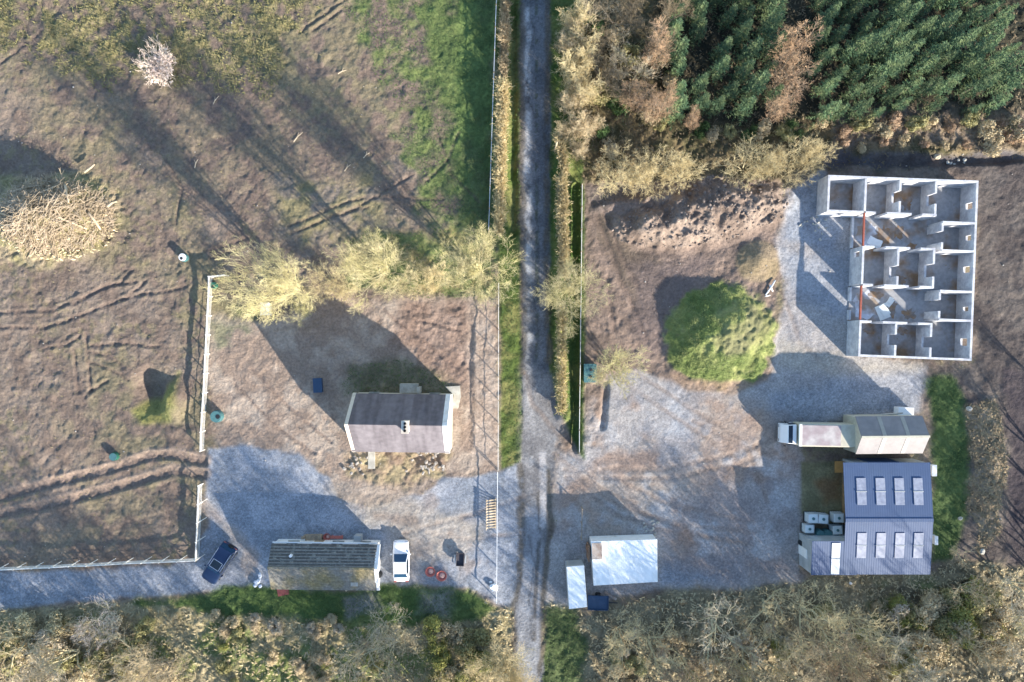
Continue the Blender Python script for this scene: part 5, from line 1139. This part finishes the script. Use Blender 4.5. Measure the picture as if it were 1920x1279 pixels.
for k, (px, py, sc, key, m_, lb) in enumerate(((205, 1150, .62, 'open0', TW_PINK, 'pinkish dead bare tree leaning over the gravel track'), (330, 1235, 1.0, 'tall0', TW_TAN, 'tall narrow bare tree at the bottom of the lower left thicket'), (120, 1250, 1.05, 'tall1', TW_TAN, 'tall bare tree at the bottom edge of the lower left thicket'), (235, 1260, 1.0, 'tall0', TW_GREY, 'tall greyish bare tree cut by the bottom edge at lower left'), (60, 1190, .8, 'open1', TW_TAN, 'tan bare tree in the thicket at the far lower left'), (150, 1215, .85, 'open0', TW_GREY, 'greyish bare tree in the middle of the lower left thicket'), (265, 1215, .75, 'open1', TW_TAN, 'tan bare tree at the right end of the lower left thicket'),
        (725, 1165, .75, 'open0', TW_GREY, 'bare grey tree below the mossy bungalow'), (745, 1195, .85, 'open1', TW_TAN, 'larger bare tree directly below the white car'), (690, 1215, .8, 'open1', TW_GREY, 'bare tree with long trunks at the bottom below the bungalow'), (945, 1235, .62, 'ivy0', TW_GOLD, 'golden bushy tree at the bottom left side of the lane'),
        (960, 1262, .5, 'ivy1', TW_GOLD, 'small golden tree spilling onto the bottom of the lane'),
        (1340, 1240, .8, 'wisp', TW_DUN, 'tall dun bare tree at the bottom left of the curved trunk'), (1450, 1265, .9, 'wisp', TW_TAN, 'tall bare tree cut by the bottom edge below the golden tree'), (1540, 1200, 1.0, 'wisp', TW_DUN, 'tall dun bare tree below the lean-to roof'), (1650, 1270, 1.0, 'wisp', TW_GREY, 'tall grey bare tree cut by the bottom edge below the big shed'), (1160, 1190, .72, 'wisp', TW_GOLD, 'tan bare tree below the wide white store'), (1215, 1205, .72, 'open1', TW_GOLD, 'tan bare tree right below the wide white store'), (1330, 1165, .95, 'open1', TW_GREY, 'bare tree with a thick curved grey trunk below the gravel'), (1270, 1235, .72, 'open0', TW_BRN, 'pinkish brown bare tree low beside the curved trunk'),
        (1430, 1140, .80, 'open1', TW_GOLD, 'pale golden bare tree at the corner of the gravel yard'), (1500, 1150, .85, 'open0', TW_GOLD, 'pale bare tree below the lean-to'), (1565, 1165, .9, 'wisp', TW_GOLD, 'tan bare tree below the big shed'), (1470, 1215, .8, 'wisp', TW_TAN, 'brown bare tree at the bottom below the gravel yard'),
        (1620, 1205, .9, 'open1', TW_GREY, 'grey bare tree with straight trunks below the big shed'), (1560, 1240, .75, 'wisp', TW_BRN, 'pinkish bare tree at the bottom below the big shed'), (1390, 1225, .75, 'open1', TW_GOLD, 'tan bare tree between the curved trunk and the golden tree'),
        (1800, 1110, .55, 'open0', TW_TAN, 'small tan bare tree at the end of the green strip'), (1880, 1100, .8, 'open1', TW_GREY, 'grey bare tree at the right edge below the dark field'), (1870, 1180, .8, 'wisp', TW_GREY, 'greenish grey bare tree at the lower right corner'), (1800, 1215, .65, 'open0', TW_TAN, 'tan bare tree among the yellow bushes at lower right'), (1700, 1235, .75, 'open1', TW_TAN, 'thin bare tree at the bottom beside the yellow bushes'), (1785, 1045, .38, 'open1', TW_TAN, 'low bare bush at the bottom of the green strip'))):
    plant(key, 'bare_tree', px, py-14 if px > 1100 else py, lb, 'tree', None, None, (sc, sc, sc*1.1) if 1120 < px < 1690 else sc, mats={'crown': m_})
scrub_row([(q.uniform(1100, 1420), q.uniform(1170, 1300)) for i in range(26)], 'scrub_bush', 'dull brown scrub bush under the bare trees below the white store', 'scrub below the white store', [LF_TAN, LF_OLV, LF_TAN, TW_GREY], sc=(.4, .75))
scrub_row([(q.uniform(1420, 1680), q.uniform(1130, 1300)) for i in range(22)], 'scrub_bush', 'brown olive scrub bush under the bare trees below the big shed', 'scrub below the big shed', [LF_OLV, LF_TAN, LF_YEL, TW_GREY], sc=(.4, .75))
scrub_row([(q.uniform(1680, 1880), q.uniform(1100, 1230)) for i in range(26)], 'scrub_bush', 'yellow olive bush in the thicket at the lower right', 'bushes at the lower right', [LF_YEL, LF_TAN, LF_OLV, LF_TAN], sc=(.6, 1.1))
# bare wood standing just beyond the bottom and right edges: its dappled shade falls on the yards
q = random.Random(31)
def beyond(pts, key, lb, grp, sc, mats):
    for k, (px, py) in enumerate(pts):
        plant(key[k % len(key)], 'bare_tree', px+q.uniform(-15, 15), py+q.uniform(-15, 15), lb, 'tree', grp, None, sc*q.uniform(.85, 1.15), mats={'crown': mats}, q=q)
beyond([(1270+52*k, 1318+(k % 3)*22) for k in range(14)], ('tall0', 'tall1'), 'tall bare tree of the wood beyond the bottom right edge', 'wood beyond the bottom right edge', 1.02, TW_DUN)
beyond([(830, 1335), (890, 1345)], ('ivy0', 'tall1'), 'ivy clad tree beyond the bottom edge left of the lane', 'trees beyond the bottom left of the lane', 1.35, TW_DUN)
beyond([(360+120*k, 1330+(k % 2)*30) for k in range(3)], ('tall1', 'tall0'), 'tall bare tree beyond the bottom left edge', 'wood beyond the bottom left edge', 1.1, TW_DUN)
beyond([(1985, 860), (1990, 940), (1975, 1020), (2000, 770), (2010, 1090), (1990, 1150)], ('tall0', 'tall1'), 'tall bare tree beyond the right edge of the dark field', 'trees beyond the dark field', .8, TW_DUN)

# ------------------------------------------------------------------ rough grass and leaf litter: stuff
def tufts(name, m_, n_, test, size, seed, flat=.5):
    rs = np.random.RandomState(seed); vv = []; ff = []; q = random.Random(seed); J, I = np.nonzero(test)
    if not len(J): return
    pick = rs.randint(0, len(J), n_)
    for k in pick:
        x, y = xs[I[k]]+q.uniform(-.1, .1), ys[J[k]]+q.uniform(-.1, .1); z = float(Z[J[k], I[k]])
        c_ = Vector((x, y, z+q.uniform(0, .08))); a = q.random()*6.283; d = Vector((math.cos(a), math.sin(a), q.uniform(.1, 1.0))).normalized(); w = Vector((-d.y, d.x, 0)).normalized(); s_ = size*(.5+q.random())
        m0 = len(vv); vv += [c_-w*s_*.22, c_+w*s_*.22, c_+d*s_+w*s_*.05]; ff.append((m0, m0+1, m0+2))
    b = MB(); b.add(vv, ff); o = b.build(name, m_, fix=False); tag(o, kind='stuff'); return o
GT = leafmat('grass_blades', (.17, .225, .065), (.27, .29, .11), scale=.6)
GD = leafmat('shaded_bank_grass', (.06, .10, .03), (.10, .145, .045), scale=.6)
GY = leafmat('rough_pasture_grass', (.27, .24, .10), (.19, .175, .085), scale=.5)
GB = leafmat('dead_grass', (.50, .42, .25), (.38, .31, .18), scale=.5)
inframe = (np.abs(X) < 57) & (np.abs(Y) < 38.5)
tufts('mound_grass', GT, 14000, (cls == 8) & (colr[..., 1] > colr[..., 0]*1.10), .11, 1)
tufts('lane_grass', GD, 26000, (cls == 4) & inframe, .15, 2)
tufts('pasture_grass', GY, 12000, (polymask([(-80, -80), (600, -80), (575, 60), (500, 175), (390, 165), (260, 140), (180, 170), (60, 120), (-80, 90)], 1.5, 2.5)*sstep(.30, .6, F2*.5+F3*.5) > .45) & inframe, .22, 3)
tufts('field_litter', leafmat('withered_grass', (.27, .225, .13), (.22, .19, .09)), 4500, (cls == 0) & (F3 > .5) & inframe, .16, 4)
tufts('dead_scrub_grass', GB, 13000, (cls == 6) & inframe & (Y < -20), .34, 5)
tufts('dead_leaf_litter', leafmat('brown_litter', (.22, .165, .10), (.15, .12, .07)), 8000, (cls == 6) & inframe & (Y > -20), .3, 7)
tufts('bank_grass', leafmat('bank_straw', (.30, .235, .14), (.24, .185, .11)), 2600, (polymask([(1818, 765), (1868, 742), (1888, 850), (1872, 1000), (1832, 1042), (1815, 960)], .5, 1.0) > .5), .30, 6)
